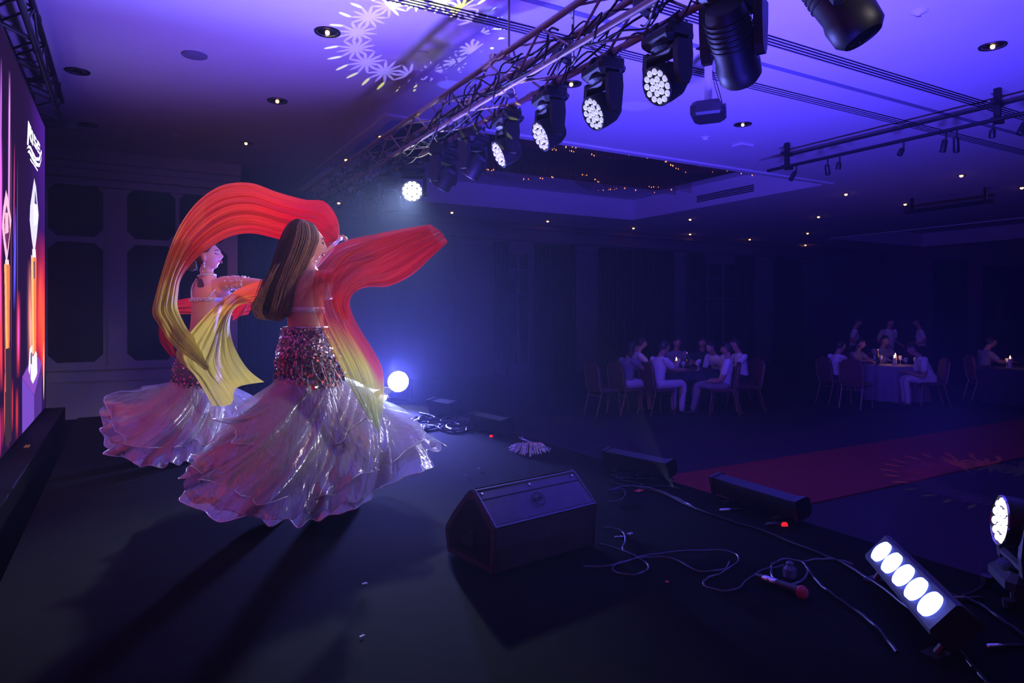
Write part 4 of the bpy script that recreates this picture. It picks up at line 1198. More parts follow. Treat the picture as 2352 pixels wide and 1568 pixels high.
# ================================================================== GUESTS
CH = {}
def chair_proto():
    t = thing('banquet_chair', 'x', 'chair', (0, 0, 0))
    q = MB(); q.box((0, 0, .45), (.44, .43, .07), None, .025); local(t, q, 'seat', M['chair_cloth'])
    q = MB(); pr = [(-.20, .50), (.20, .50), (.205, .80), (.19, .88), (.13, .935), (.05, .955), (-.05, .955), (-.13, .935), (-.19, .88), (-.205, .80)]
    q.prism([(x, -.22 - (z - .5) * .16, z) for x, z in pr], (0, .05, 0)); local(t, q, 'backrest', M['chair_cloth'])
    for s in (-1, 1):
        q = MB(); q.tube([(s * .19, .18, .42), (s * .20, .21, 0.01)], .013, 8); local(t, q, 'leg', M['chair_frame'], True)
        q = MB(); q.tube([(s * .195, -.19, .42), (s * .20, -.30, 0.01)], .013, 8); local(t, q, 'leg', M['chair_frame'], True)
        q = MB(); q.tube([(s * .195, -.19, .42), (s * .215, -.235, .52), (s * .222, -.27, .80), (s * .20, -.285, .89)], .012, 8); local(t, q, 'back_frame', M['chair_frame'], True)
    q = MB(); q.tube([(-.19, .17, .36), (.19, .17, .36)], .009, 6); q.tube([(-.195, -.20, .36), (.195, -.20, .36)], .009, 6); local(t, q, 'stretcher', M['chair_frame'], True)
    return t
chair0 = chair_proto(); chair_used = []
def place_chair(p, rz, label, group='banquet chairs round the tables'):
    o = chair0 if not chair_used else copy_tree(chair0)
    chair_used.append(1)
    o.location = p; o.rotation_euler = (0, 0, rz); o['label'] = label; o['group'] = group
    return o
def guest_meshes(pose, kind):
    """body, shirt, trousers, shoes, hair; faces +y, origin on the floor under the hips"""
    key = (pose, kind)
    if key in CH: return CH[key]
    sit = pose != 'stand'
    lean = {'table': .16, 'back': -.14, 'forward': .42, 'stand': .03}[pose]
    hz = .54 if sit else .93
    H = V((0, 0, hz))
    def tp(l, y=0.0, x=0.0):
        return H + V((x, math.sin(lean) * l + math.cos(lean) * y, math.cos(lean) * l - math.sin(lean) * y))
    sh = .44 if kind == 'man' else .41
    sw = .19 if kind == 'man' else .165
    hd = tp(sh + .215, .035) + V((0, .02, 0))
    body = MB(); shirt = MB(); tr = MB(); shoe = MB(); hair = MB()
    head_mb(body, hd, (0, 1, 0), -.08 if pose != 'forward' else -.25, 1.0, 0, True, 32, 26)
    limb(body, [tp(sh - .02), tp(sh + .07, .01), hd + V((0, -.015, -.06))], [.062, .055, .05])
    hands = {'table': [(.22, .30, .80), (.18, .42, .80)], 'back': [(.24, .10, .66), (.14, .34, .60)], 'forward': [(.26, .28, .62), (.12, .44, .68)], 'stand': [(.25, .02, 1.12), (.20, .22, 1.02)]}[pose]
    for s in (-1, 1):
        S = tp(sh - .03, 0, s * sw)
        (ex, ey, ez), (hx, hy, hz_) = hands
        E = V((s * ex, ey - .08, ez)); W = V((s * hx, hy, hz_))
        if (S - E).length > .33: E = S + (E - S).normalized() * .31
        if (W - E).length > .30: W = E + (W - E).normalized() * .27
        limb(body, [S, E, W], [.045, .038, .027])
        hand_mb(body, W, (W - E) + V((0, .05, -.02)), V((0, .1, -1)), .35, 1.0, .1, s)
        k = .62 if kind == 'man' else .45
        limb(shirt, [S + (S - E) * .10, S, S + (E - S) * k], [.06, .066, .060])
        if sit:
            K = V((s * .12, .46, .53)); A = V((s * (.12 if pose != 'back' else .16), .44 if pose != 'back' else .54, .09))
            hp = V((s * .09, .0, hz - .01))
        else:
            K = V((s * .10, .03, .50)); A = V((s * .10, -.01, .09)); hp = V((s * .09, 0, hz - .02))
        short = kind == 'woman'
        limb(tr, [hp, (hp + K) / 2, K, (K if short else K * .5 + A * .5), (K if short else A)][: 3 if short else 5], [.092, .084, .066, .060, .052][: 3 if short else 5])
        limb(body, [K, (K * .6 + A * .4) + V((0, -.012, 0)), A], [.052, .052, .036])
        etube(shoe, [(A + V((0, -.045, -.055)), .036, .035), (A + V((0, .03, -.05)), .042, .042), (A + V((0, .10, -.062)), .045, .03), (A + V((0, .17, -.07)), .035, .02)], (1, 0, 0), 14)
    etube(shirt, [(tp(-.04), .155, .115), (tp(.08), .150, .115), (tp(.20), .155, .11), (tp(.32), .175 * sw / .19, .115), (tp(sh - .05), sw * .98, .095), (tp(sh + .015), sw * .62, .07)], (1, 0, 0), 24)
    etube(tr, [(H + V((0, 0, -.06)), .15, .11), (H + V((0, 0, .05)), .155, .115)], (1, 0, 0), 20)
    R = Matrix.Rotation(-.08, 3, 'X')
    n, m = 28, 20
    rings = []
    long = kind == 'woman'
    for i in range(m + 1):
        ring = []
        for j in range(n):
            u = 2 * PI * j / n; v = max(.05, min(PI - .05, PI * i / m))
            p = head_shape(u, v)
            y = math.sin(v) * math.sin(u); z = -math.cos(v)
            cover = 1 if (z > .45 and y < .80) or (y < .15 and z > (-.45 if not long else -.9)) else 0
            f = 1.10 if cover else .93
            ring.append(hd + R @ (p * f))
        rings.append(ring)
    hair.rings(rings)
    if long:
        etube(hair, [(hd + V((0, -.05, .02)), .08, .05), (hd + V((0, -.075, -.10)), .085, .04), (hd + V((0, -.10, -.24)), .07, .03)], (1, 0, 0), 16)
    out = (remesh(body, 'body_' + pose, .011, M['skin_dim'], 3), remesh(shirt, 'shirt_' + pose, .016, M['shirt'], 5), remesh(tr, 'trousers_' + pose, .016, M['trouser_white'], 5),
           remesh(shoe, 'shoes_' + pose, .012, M['shoe'], 3), hair.mesh('hair_' + pose, M['hair_dark'], 'all'))
    CH[key] = out
    return out
def guest(p, rz, pose, kind, shirt, trous, shoe, label, cat_group, sc=1.0, hairm='hair_dark'):
    t = thing('person', label, 'person', p, cat_group)
    t.rotation_euler = (0, 0, rz); t.scale = (sc, sc, sc)
    ms = guest_meshes(pose, kind)
    for nm, me, mt in zip(('body', 'shirt', 'trousers' if kind == 'man' else 'skirt', 'shoes', 'hair'), ms, (None, shirt, trous, shoe, hairm)):
        o = local(t, me, nm)
        if mt:
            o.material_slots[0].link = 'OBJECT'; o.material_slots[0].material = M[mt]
    return t
def face_angle(r, f):
    d = RT * r + FW * f
    return math.atan2(-d.x, d.y)
def gpos(px, d):
    p = at(px, 722, d); return V((p.x, p.y, 0))
def round_table(px, d, r, cloth, label, clabel, drop=.70):
    c = gpos(px, d)
    t = thing('round_table', label, 'table', c, 'round banquet tables')
    q = MB(); q.lathe([(0, .705), (r - .02, .705), (r, .712), (r, .730), (r - .01, .735), (0, .735)], c, UP, 40); q.build('tabletop', M['wood'], t)
    q = MB(); q.lathe([(.30, .01), (.28, .03), (.05, .06), (.04, .35), (.05, .66), (.22, .704)], c, UP, 20); q.build('pedestal', M['black'], t, True)
    T = np.linspace(0, 2 * PI, 121)[:-1]
    rows = []
    for s, (rad, z) in enumerate(((.02, .742), (r * .6, .742), (r + .008, .741), (r + .02, .725), (r + .03, .74 - drop * .35), (r + .05, .74 - drop * .7), (r + .07, .74 - drop))):
        wv = 0 if s < 3 else (s - 2) * .014
        rows.append([(c.x + (rad + wv * math.sin(14 * a + .6 * math.sin(3 * a))) * math.cos(a), c.y + (rad + wv * math.sin(14 * a + .6 * math.sin(3 * a))) * math.sin(a), z) for a in T])
    o = obj('tablecloth', grid_mesh('tablecloth', np.array(rows), M[cloth], None, True)); tag(o, clabel, 'tablecloth', 'tablecloths')
    return c
def candle(p, label, r=.035, h=.07):
    h += .09
    t = thing('candle', label, 'candle', p, 'table candles')
    q = MB(); q.lathe([(r * 1.3, 0), (r * 1.3, .006), (r * 1.05, .012), (r * 1.15, .05), (r * 1.2, .055)], p, UP, 16); q.build('holder', M['glass'], t, True)
    q = MB(); q.lathe([(r, .012), (r, h), (0, h + .001)], p, UP, 14); q.build('wax', M['wax'], t, True)
    q = MB(); q.lathe([(.004, 0), (.013, .016), (.011, .03), (.004, .055), (.001, .062)], p + UP * (h + .004), UP, 10); q.build('flame', M['flame'], t, 'all')
    light('candle_glow', 'POINT', p + UP * (h + .10), p, 1.1, (1, .42, .12), .02)
GL = []
def wine_glass(p, k):
    if not GL:
        t = thing('wine_glass', 'x', 'glass', (0, 0, 0))
        q = MB(); q.lathe([(.032, 0), (.030, .003), (.005, .006)], (0, 0, 0), UP, 14); local(t, q, 'foot', M['glass'], True)
        q = MB(); q.lathe([(.004, .005), (.004, .08)], (0, 0, 0), UP, 8); local(t, q, 'stem', M['glass'], True)
        q = MB(); q.lathe([(.006, .08), (.03, .10), (.038, .135), (.033, .18)], (0, 0, 0), UP, 16, False); local(t, q, 'bowl', M['glass'], True)
        GL.append(t); o = t
    else: o = copy_tree(GL[0])
    o.location = p; o['label'] = 'stemmed wine glass on the ' + k; o['group'] = 'wine glasses on the ' + k
def bottle(p, label):
    t = thing('bottle', label, 'bottle', p)
    q = MB(); q.lathe([(.036, 0), (.037, .01), (.037, .18), (.015, .23), (.014, .30)], p, UP, 16); q.build('body', M['window_glass'], t, True)
    q = MB(); q.lathe([(.016, .30), (.016, .318), (0, .319)], p, UP, 12); q.build('cap', M['chrome'], t, True)

c1 = round_table(1556, 12.95, .76, 'cloth_dark', 'round banquet table of the nearest group of guests', 'dark tablecloth on the nearest guests table', .13)
c2 = round_table(2052, 14.0, .56, 'cloth_violet', 'round banquet table with two candles at right', 'pale violet tablecloth reaching down from the table at right')
c3 = round_table(2376, 13.3, .85, 'cloth_dark', 'round banquet table cut by the right edge', 'dark tablecloth on the table cut by the right edge')
TT = .743
candle(c1 + RT * -.05 + FW * -.12 + UP * TT, 'burning candle on the nearest guests table', .035, .085)
candle(c2 + RT * .02 + UP * TT, 'left one of the candle pair on the table at right', .03, .06)
candle(c2 + RT * .10 + FW * .1 + UP * TT, 'right one of the candle pair on the table at right', .03, .09)
candle(c3 + RT * -.52 + FW * -.05 + UP * TT, 'burning candle on the table at the right edge', .035, .09)
rc = random.Random(21)
for c, n, kk, rr_ in ((c1, 9, 'nearest guests table', (.38, .58)), (c2, 6, 'table with two candles', (.3, .42)), (c3, 5, 'table cut by the right edge', (.38, .62))):
    for k in range(n):
        a = 2 * PI * k / n + rc.uniform(-.2, .2); r_ = rc.uniform(*rr_)
        wine_glass(c + V((r_ * math.cos(a), r_ * math.sin(a), TT)), kk)
bottle(c1 + RT * .22 + FW * .12 + UP * TT, 'dark bottle beside the candle on the nearest guests table')
bottle(c2 + RT * -.25 + FW * .15 + UP * TT, 'dark bottle near the candle pair on the table at right')
SEATS = [
    (1509, 12.05, .92, .40, 'table', 'man', 'shirt', 'trouser_white', 'shoe', 'man in white shirt and white trousers sitting side on at the nearest table'),
    (1664, 12.05, -.92, .38, 'back', 'man', 'shirt', 'shirt_mid', 'shoe', 'man in white polo leaning back at the right of the nearest table'),
    (1437, 12.1, .85, .50, 'table', 'woman', 'shirt_mid', 'trouser_white', 'shoe_dark', 'woman in dark top and pale skirt at the nearest table'),
    (1456, 13.4, .98, .15, 'table', 'man', 'shirt', 'trouser_dark', 'shoe_dark', 'man in white shirt behind the woman in pale skirt'),
    (1550, 14.25, .05, -1, 'table', 'man', 'shirt_mid', 'trouser_dark', 'shoe_dark', 'guest facing the stage right behind the candle'),
    (1612, 14.2, -.2, -1, 'table', 'man', 'shirt_dark', 'trouser_dark', 'shoe_dark', 'guest in dark shirt facing the stage behind the wine glasses'),
    (1656, 13.55, -.8, -.55, 'forward', 'man', 'shirt', 'trouser_dark', 'shoe_dark', 'guest in white shirt bending over the far side of the nearest table'),
    (1706, 13.25, -.98, -.1, 'table', 'man', 'shirt', 'trouser_dark', 'shoe_dark', 'man in white shirt sitting behind the man in white polo'),
    (1916, 13.6, .95, .2, 'table', 'man', 'shirt', 'trouser_dark', 'shoe_dark', 'man in pale shirt at the left of the table with two candles'),
    (1962, 14.9, .5, -.85, 'table', 'woman', 'shirt_mid', 'shirt_mid', 'shoe_dark', 'woman in grey top far left of the table with two candles'),
    (2022, 15.25, .1, -1, 'table', 'man', 'shirt_mid', 'trouser_dark', 'shoe_dark', 'guest in grey shirt behind the candle pair'),
    (2138, 13.15, -.96, .25, 'forward', 'man', 'shirt', 'trouser_white', 'shoe', 'man all in white bending forward at the right of the table with two candles'),
    (2256, 14.1, .96, -.2, 'table', 'man', 'shirt_mid', 'trouser_dark', 'shoe_dark', 'guest in grey shirt at the table cut by the right edge'),
]
for px, d, r_, f_, pose, kind, sh_, tr_, so_, lab in SEATS:
    p = gpos(px, d); rz = face_angle(r_, f_)
    guest(p, rz, pose, kind, sh_, tr_, so_, lab, None, rc.uniform(.97, 1.04))
    ch_ = place_chair(p + Matrix.Rotation(rz, 3, 'Z') @ V((0, .02, 0)), rz, 'banquet chair of the ' + lab.split(' sitting')[0].split(' leaning')[0].split(' bending')[0] + (' at the nearest table' if 'guest in white' in lab else '').replace(' of the table with two candles', '').replace(' facing the stage', ''))
    if px == 1706: ch_['label'] = 'banquet chair of the man sitting behind the man in white polo'
    if px == 1916: ch_['label'] = 'banquet chair of the man in pale shirt left of the two candles'
    if px == 1962: ch_['label'] = 'banquet chair of the woman in grey top left of the two candles'
place_chair(gpos(1388, 12.0), face_angle(.9, .45), 'empty dark red banquet chair at the far left of the nearest guests table')
place_chair(gpos(1716, 12.5), face_angle(-.9, .2), 'empty dark red banquet chair right of the man in white polo')
place_chair(gpos(1968, 12.9), face_angle(.75, .6), 'empty dark red banquet chair in front of the table with two candles')
for px, d, r_, f_, lab in ((1962, 17.8, .8, -.4, 'leftmost standing waiter in white shirt behind the table with two candles'), (2040, 17.6, .2, -1, 'standing waiter in white shirt and dark waistcoat above the candle pair'), (2115, 17.6, -.7, .3, 'rightmost standing waiter in white shirt behind the bending man')):
    guest(gpos(px, d), face_angle(r_, f_), 'stand', 'man', 'shirt', 'trouser_dark', 'shoe_dark', lab, None)
# little table with hairpin legs by the panelled wall
ht = thing('side_table', 'dark side table on thin hairpin legs by the panelled wall', 'table', (0, 0, 0))
ta, tb = atZ(132, 848, .75), atZ(300, 848, .75)
tm = (ta + tb) / 2
td = (tb - ta).normalized()
Rt = Matrix.Rotation(math.atan2(td.y, td.x), 3, 'Z')
q = MB(); q.box(tm + V((0, .30, 0)), ((tb - ta).length + .5, .62, .03), Rt, .008); q.build('tabletop', M['wood'], ht)
for s in (-1, 1):
    for f in (0.06, .5):
        p = tm + Rt @ V((s * ((tb - ta).length / 2 + .05), f, -.015))
        q = MB(); q.tube([p + Rt @ V((.0, 0, 0)), p + Rt @ V((s * -.03, .0, -.725)), p + Rt @ V((s * -.12, 0, 0))], .007, 6); q.build('leg', M['black'], ht)
q = MB(); q.lathe([(.0, 0), (.14, 0), (.16, .02), (.15, .05), (.08, .08), (0, .085)], tm + Rt @ V((.1, .3, .016)), UP, 20)
tag(q.build('folded_bag', M['black_matte'], None, True), 'low dark bag lying on the hairpin side table', 'bag')
bx_ = tm + Rt @ V((-.55, .3, .016))
q = MB(); q.box(bx_ + UP * .11, (.34, .26, .22), Rt, .02); q.box(bx_ + UP * .235, (.26, .2, .03), Rt, .01)
tag(q.build('equipment_case', M['black_matte']), 'small dark equipment case on the hairpin side table', 'case')
# ================================================================== THE TWO DANCERS
def dirv(ang):
    """horizontal direction: 0 = picture right, 90 = away from the camera"""
    a = math.radians(ang)
    return RT * math.cos(a) + FW * math.sin(a)
def ringset(spec, d0):
    return [(at(px, py, d0 + dd), a, b_) for px, py, dd, a, b_ in spec]
def ring_point(rings, side, s, th, off=0.0):
    """point and normal on a torso loft; s in 0..1 along the list"""
    k = s * (len(rings) - 1); i = min(int(k), len(rings) - 2); f = k - i
    c = rings[i][0].lerp(rings[i + 1][0], f); a = rings[i][1] * (1 - f) + rings[i + 1][1] * f; b_ = rings[i][2] * (1 - f) + rings[i + 1][2] * f
    back = UP.cross(side)
    n = (side * (math.cos(th) / a) + back * (math.sin(th) / b_)).normalized()
    return c + side * ((a + off) * math.cos(th)) + back * ((b_ + off) * math.sin(th)), n
def smooth_rings(rings, k):
    a = cr([tuple(c) + (x, y) for c, x, y in rings], k)
    return [(V(x[:3]), x[3], x[4]) for x in a]

# ---------- organza skirt material
def organza(name, col, trans=.35, clear=.2, rough=.28, gl=.22):
    m = bpy.data.materials.new(name); m.use_nodes = True
    nt = m.node_tree; nt.nodes.remove(nt.nodes['Principled BSDF'])
    uv = nt.nodes.new('ShaderNodeUVMap'); uv.uv_map = 'UVMap'
    mp = nt.nodes.new('ShaderNodeMapping'); mp.inputs['Scale'].default_value = (5, 70, 1)
    nz = nt.nodes.new('ShaderNodeTexNoise'); nz.inputs['Scale'].default_value = 1; nz.inputs['Detail'].default_value = 3; nz.inputs['Distortion'].default_value = 1.2
    nt.links.new(uv.outputs[0], mp.inputs[0]); nt.links.new(mp.outputs[0], nz.inputs['Vector'])
    bp = nt.nodes.new('ShaderNodeBump'); bp.inputs['Strength'].default_value = .35; bp.inputs['Distance'].default_value = .02
    nt.links.new(nz.outputs['Fac'], bp.inputs['Height'])
    d = nt.nodes.new('ShaderNodeBsdfDiffuse'); d.inputs[0].default_value = col + (1,)
    t = nt.nodes.new('ShaderNodeBsdfTranslucent'); t.inputs[0].default_value = col + (1,)
    g = nt.nodes.new('ShaderNodeBsdfGlossy'); g.inputs['Roughness'].default_value = rough; g.inputs[0].default_value = (.9, .9, 1, 1)
    x = nt.nodes.new('ShaderNodeBsdfTransparent')
    for s in (d, t, g): nt.links.new(bp.outputs[0], s.inputs['Normal'])
    prev = d
    for sh, f in ((t, trans), (g, gl), (x, clear)):
        mx = nt.nodes.new('ShaderNodeMixShader'); mx.inputs[0].default_value = f
        nt.links.new(prev.outputs[0], mx.inputs[1]); nt.links.new(sh.outputs[0], mx.inputs[2]); prev = mx
    nt.links.new(prev.outputs[0], nt.nodes['Material Output'].inputs[0])
    return m
M['organza'] = organza('organza', (.54, .53, .60), .30, .46, .20, .36)
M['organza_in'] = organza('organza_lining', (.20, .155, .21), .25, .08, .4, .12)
M['organza_hem'] = organza('organza_hem', (.52, .42, .52), .35, .42, .3, .15)

def skirt_layer(name, parent, top, rtop, table, mat, nf, amp, twist=.5, p=1.0, q=1.0, seed=0, rows=56, cols=360, hemamp=.035, hemn=24, s0=0.0, s1=1.0, tside=None, swirl=0.0):
    """table: (angle deg, hem radius, hem height above the stage); angle 0 = picture right, 90 away, 270 towards the camera"""
    rs = np.random.default_rng(seed)
    th = np.linspace(0, 2 * PI, cols, endpoint=False)
    tb = sorted(table); A = np.array([math.radians(t[0]) for t in tb]); A3 = np.concatenate([A - 2 * PI, A, A + 2 * PI])
    k = np.ones(19) / 19
    def per(vals):
        v = np.interp(th, A3, np.tile(np.array(vals, float), 3))
        return np.convolve(np.concatenate([v[-9:], v, v[:9]]), k, 'valid')
    Rh = per([t[1] for t in tb]); Zh = per([t[2] for t in tb]) + STG
    ph = rs.uniform(0, 6.28, 8)
    P = np.zeros((rows, cols, 3))
    for i in range(rows):
        s = s0 + (s1 - s0) * i / (rows - 1)
        t2 = th + twist * (s - 1)
        fold = np.sin(nf * t2 + ph[0] + 2.2 * np.sin(2 * t2 + ph[1]) + 1.2 * np.sin(3 * t2 + ph[5])) + .6 * np.sin(round(nf * 1.7) * t2 + ph[2] + 1.5 * np.sin(t2 + ph[6])) + .4 * np.sin(nf * 3 * t2 + ph[3] + 2 * s) + .2 * np.sin(nf * 6 * t2 + ph[7] + 3 * s)
        fold = .55 * fold + 1.1 * (1 - 1.7 * np.abs(np.sin(.5 * nf * t2 + ph[2] + 1.3 * np.sin(2 * t2 + ph[3]))))
        R = rtop + (Rh - rtop) * s ** p
        hm = max(0, (s - .80) / .20) ** 1.5
        R = R + amp * s ** 1.25 * fold * (.6 + .4 * np.sin(3 * th + ph[4])) + hm * hemamp * .5 * np.sin(hemn * th + ph[5] + 2.5 * np.sin(5 * th)) * (.5 + .5 * np.sin(4 * th + ph[1]))
        z = top.z + (Zh - top.z) * s ** q + amp * .22 * s ** 2 * np.sin(nf * t2 + ph[6] + 1.3) + hm * hemamp * .5 * np.sin(hemn * th + ph[7] + 1.5 + 2.5 * np.sin(5 * th)) * (.5 + .5 * np.sin(4 * th + ph[1]))
        z = np.maximum(z, STG + .008)
        x = R * np.cos(th - twist * 0); y = R * np.sin(th)
        P[i, :, 0] = top.x + RT.x * x + FW.x * y
        P[i, :, 1] = top.y + RT.y * x + FW.y * y
        P[i, :, 2] = z
    me = grid_mesh(name, P, mat, None, True)
    o = obj(name, me, parent)
    return o, P
def hem_trim(parent, P, row, r, mat, name='hem_trim', a0=0, a1=None):
    pts = [V(x) for x in P[row, a0:a1]]
    if a1 is None: pts.append(pts[0])
    q = MB(); q.tube(pts, r, 5); return q.build(name, mat, parent, True)
def sequins(name, parent, rings, side, n, pal, seed, smin=.004, smax=.008, off=.016):
    rs = random.Random(seed)
    vs = []; fs = []; cols = []
    for k in range(n):
        s = rs.random(); th = rs.uniform(0, 2 * PI)
        p, nr = ring_point(rings, side, s, th, off + rs.uniform(0, .008))
        nr = (nr + V((rs.gauss(0, .35), rs.gauss(0, .35), rs.gauss(0, .35)))).normalized()
        a = nr.orthogonal().normalized(); b_ = nr.cross(a); r = rs.uniform(smin, smax) * (1.5 if s < .45 and rs.random() < .5 else 1)
        o = len(vs)
        for j in range(6): vs.append(p + a * (r * math.cos(j * PI / 3)) + b_ * (r * math.sin(j * PI / 3)) + nr * (.0))
        fs.append(tuple(range(o, o + 6)))
        c = rs.choice(pal(s, th)); cols += [c] * 6
    me = bpy.data.meshes.new(name); me.from_pydata([tuple(v) for v in vs], [], fs); me.materials.append(M['sequin'])
    ca = me.color_attributes.new('Col', 'FLOAT_COLOR', 'POINT'); ca.data.foreach_set('color', np.array([c + (1,) for c in cols], dtype=np.float32).reshape(-1))
    o = obj(name, me, parent); o['kind'] = 'stuff'
    return o
def seq_mat():
    m = bpy.data.materials.new('sequin'); m.use_nodes = True
    b = m.node_tree.nodes['Principled BSDF']; a = m.node_tree.nodes.new('ShaderNodeAttribute'); a.attribute_name = 'Col'
    m.node_tree.links.new(a.outputs['Color'], b.inputs['Base Color']); b.inputs['Metallic'].default_value = .85; b.inputs['Roughness'].default_value = .34
    return m
M['sequin'] = seq_mat()
M['sequin_base'] = pmat('sequin_ground', (.16, .13, .17), .5, .2, .5, 120, .4)
def strands(name, parent, left, right, n, d_of, r, mat, seed, seg=16, wild=.0, tmin=0.0, tmax=1.0, endvar=(.82, 1.0), s0v=0.0):
    """locks of hair between two picture polylines; d_of(t, s) gives the distance"""
    rs = random.Random(seed)
    L = cr(left, 40); R_ = cr(right, 40)
    q = MB()
    for k in range(n):
        t = rs.uniform(tmin, tmax); e = rs.uniform(*endvar); s0 = rs.uniform(0, s0v); ph = rs.uniform(0, 6); am = rs.uniform(.2, 1) * wild
        pts = []
        dz = rs.uniform(-.012, .03)
        for i in range(seg):
            s = s0 + i / (seg - 1) * (e - s0)
            a = L[min(39, int(s * 39))]; b_ = R_[min(39, int(s * 39))]
            f = s * 39 - int(s * 39)
            if int(s * 39) < 39: a = a * (1 - f) + L[int(s * 39) + 1] * f; b_ = b_ * (1 - f) + R_[int(s * 39) + 1] * f
            tt = t + am * s * s * math.sin(ph + s * 5)
            x, y = a * (1 - tt) + b_ * tt
            pts.append(at(x, y, d_of(tt, s) + dz))
        q.tube(pts, [r * (1 - .55 * (i / (seg - 1)) ** 2) for i in range(seg)], 4, True)
    o = q.build(name, mat, parent, 'all')
    return o

# =========================================================== near dancer
D1 = 3.85
n1 = thing('person', 'near dancer seen from behind with long loose brown hair and silver mermaid skirt, arms raised', 'person', atZ(720, 1160, STG))
S1 = dirv(-40)                                          # her right shoulder: towards picture right and the camera
F1 = dirv(50)
t1 = ringset([(716, 905, 0, .150, .120), (713, 860, 0, .178, .140), (709, 815, 0, .172, .135), (704, 775, 0, .140, .112), (702, 745, 0, .113, .092), (699, 708, 0, .122, .096),
              (697, 672, 0, .142, .105), (697, 645, 0, .150, .095), (699, 628, 0, .120, .075), (703, 614, 0, .058, .055)], D1)
body = MB()
etube(body, smooth_rings(t1, 30), S1, 32)
hc1 = at(705, 561, D1 + .02)
limb(body, [at(702, 622, D1), at(704, 604, D1 + .005), hc1 + V((0, 0, -.03))], [.056, .050, .048])
hd1 = head_mb(body, hc1, dirv(34), .04, 1.0, 0, True)
SR = at(728, 640, D1 - .07); SL = at(672, 638, D1 + .10)
ER = at(792, 628, D1 - .02); WR = at(842, 584, D1 + .10)
EL = at(708, 612, D1 + .30); WL = at(757, 567, D1 + .34)
limb(body, [SR - (ER - SR) * .12, SR, ER, WR], [.052, .050, .040, .027])
limb(body, [SL - (EL - SL) * .12, SL, EL, WL], [.050, .052, .045, .032])
hand_mb(body, WR, WR - ER, dirv(90) + UP * -.4, .9, .95, .08, 1)
hand_mb(body, WL, WL - EL, dirv(0) + UP * -.7, .95, .95, .08, -1)
for (hx, hy, hdd), (kx, ky, kd), foot in (((735, 885, -.02), (775, 1010, .06), (822, 1143)), ((690, 885, .04), (690, 1020, -.08), (672, 1160))):
    toe = atZ(foot[0], foot[1], STG + .018)
    fd = dirv(-25) if foot[0] > 700 else dirv(60)
    ank = toe - fd * .165 + UP * .075
    limb(body, [at(hx, hy, D1 + hdd), at(kx, ky, D1 + kd), ank], [.088, .056, .036])
    limb(body, [ank + UP * .01, ank - UP * .045 - fd * .03, ank - UP * .05 + fd * .05, toe - fd * .04 + UP * .008, toe], [.036, .034, .034, .030, .018])
    sd = fd.cross(UP)
    for k in range(5):
        b0_ = toe - fd * (.012 + .006 * abs(k - 1)) + sd * (-.030 + .0145 * k)
        body.tube([b0_ - fd * .02, b0_ + fd * .01, b0_ + fd * (.030 - .004 * k) - UP * .004], [.010 if k else .012, .009, .0075], 8, True, True)
obj('body', remesh(body, 'body', .0052, M['skin'], 8, .5), n1)
# hip wrap with sequins, skirt
hw = smooth_rings(ringset([(718, 945, 0, .168, .150), (716, 905, 0, .186, .158), (713, 860, 0, .198, .160), (709, 818, 0, .186, .148), (705, 782, 0, .152, .124), (703, 752, 0, .126, .104)], D1), 20)
q = MB(); q.rings([[ring_point(hw, S1, i / 19, 2 * PI * j / 48, .006)[0] for j in range(48)] for i in range(20)], False); q.build('hip_wrap', M['sequin_base'], n1, 'all')
def pal1(s, th):
    c = [(.85, .78, .90)] * 6 + [(.9, .5, .58)] * 2 + [(.35, .30, .38)] * 2
    if s < .62: c = [(.95, .22, .18)] * 5 + [(.05, .04, .05)] * 5 + [(.7, .66, .75)] * 2 + [(.22, .18, .5)] + [(.55, .6, .3)]
    return c
sequins('sequins', n1, hw, S1, 4200, pal1, 4, .004, .0072)
q = MB()
rs = random.Random(8)
for k in range(80):                                     # fringe swinging off the hip
    th = rs.uniform(0, 2 * PI); p, nr = ring_point(hw, S1, rs.uniform(.35, .6), th, .022)
    q.tube(crV([p, p + nr * .022 - UP * .04 + dirv(0) * .012, p + nr * .02 - UP * .09 + dirv(0) * rs.uniform(.0, .05)], 6), .0014, 4)
o = q.build('hip_fringe', M['silver'], n1); o['kind'] = 'stuff'
q = MB(); q.tube([ring_point(hw, S1, 1.0, 2 * PI * j / 48, .008)[0] for j in range(49)], .007, 6); q.build('waistband', M['silver'], n1, True)
# bra: strap round the back and two cups
tr1 = smooth_rings(t1, 40)
def band(rings, side, s_of, w_, off, name, mat, parent, n=64):
    rows = []
    for e in (-1, -.5, .5, 1):
        rows.append([tuple(ring_point(rings, side, s_of(2 * PI * j / n) + e * w_, 2 * PI * j / n, off - (.004 if abs(e) == 1 else 0))[0]) for j in range(n)])
    o = obj(name, grid_mesh(name, np.array(rows), mat, None, True), parent); return o
band(tr1, S1, lambda a: .545, .018, .010, 'bra_strap', M['silver'], n1)
for e in (-1, 1):
    q = MB(); q.ell(at(697, 665, D1) + F1 * .10 + S1 * (e * .070), (.068, .062, .060), None, 18, 12); q.build('bra_cup', M['silver'], n1, True)
topz = at(716, 878, D1)
T1 = [(0, .74, .36), (30, .70, .30), (60, .62, .26), (90, .60, .24), (130, .62, .24), (160, .68, .24), (180, .70, .23), (205, .68, .21), (235, .63, .12), (262, .60, .085), (285, .58, .08), (310, .60, .14), (335, .70, .26)]
c_off = topz + RT * .0
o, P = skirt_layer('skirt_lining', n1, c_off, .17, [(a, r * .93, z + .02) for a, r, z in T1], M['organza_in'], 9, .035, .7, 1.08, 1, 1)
o, P = skirt_layer('skirt_layer', n1, c_off + UP * .012, .18, T1, M['organza'], 8, .055, .8, 1.06, 1, 2, hemamp=.04)
hem_trim(n1, P, -1, .003, M['silver'])
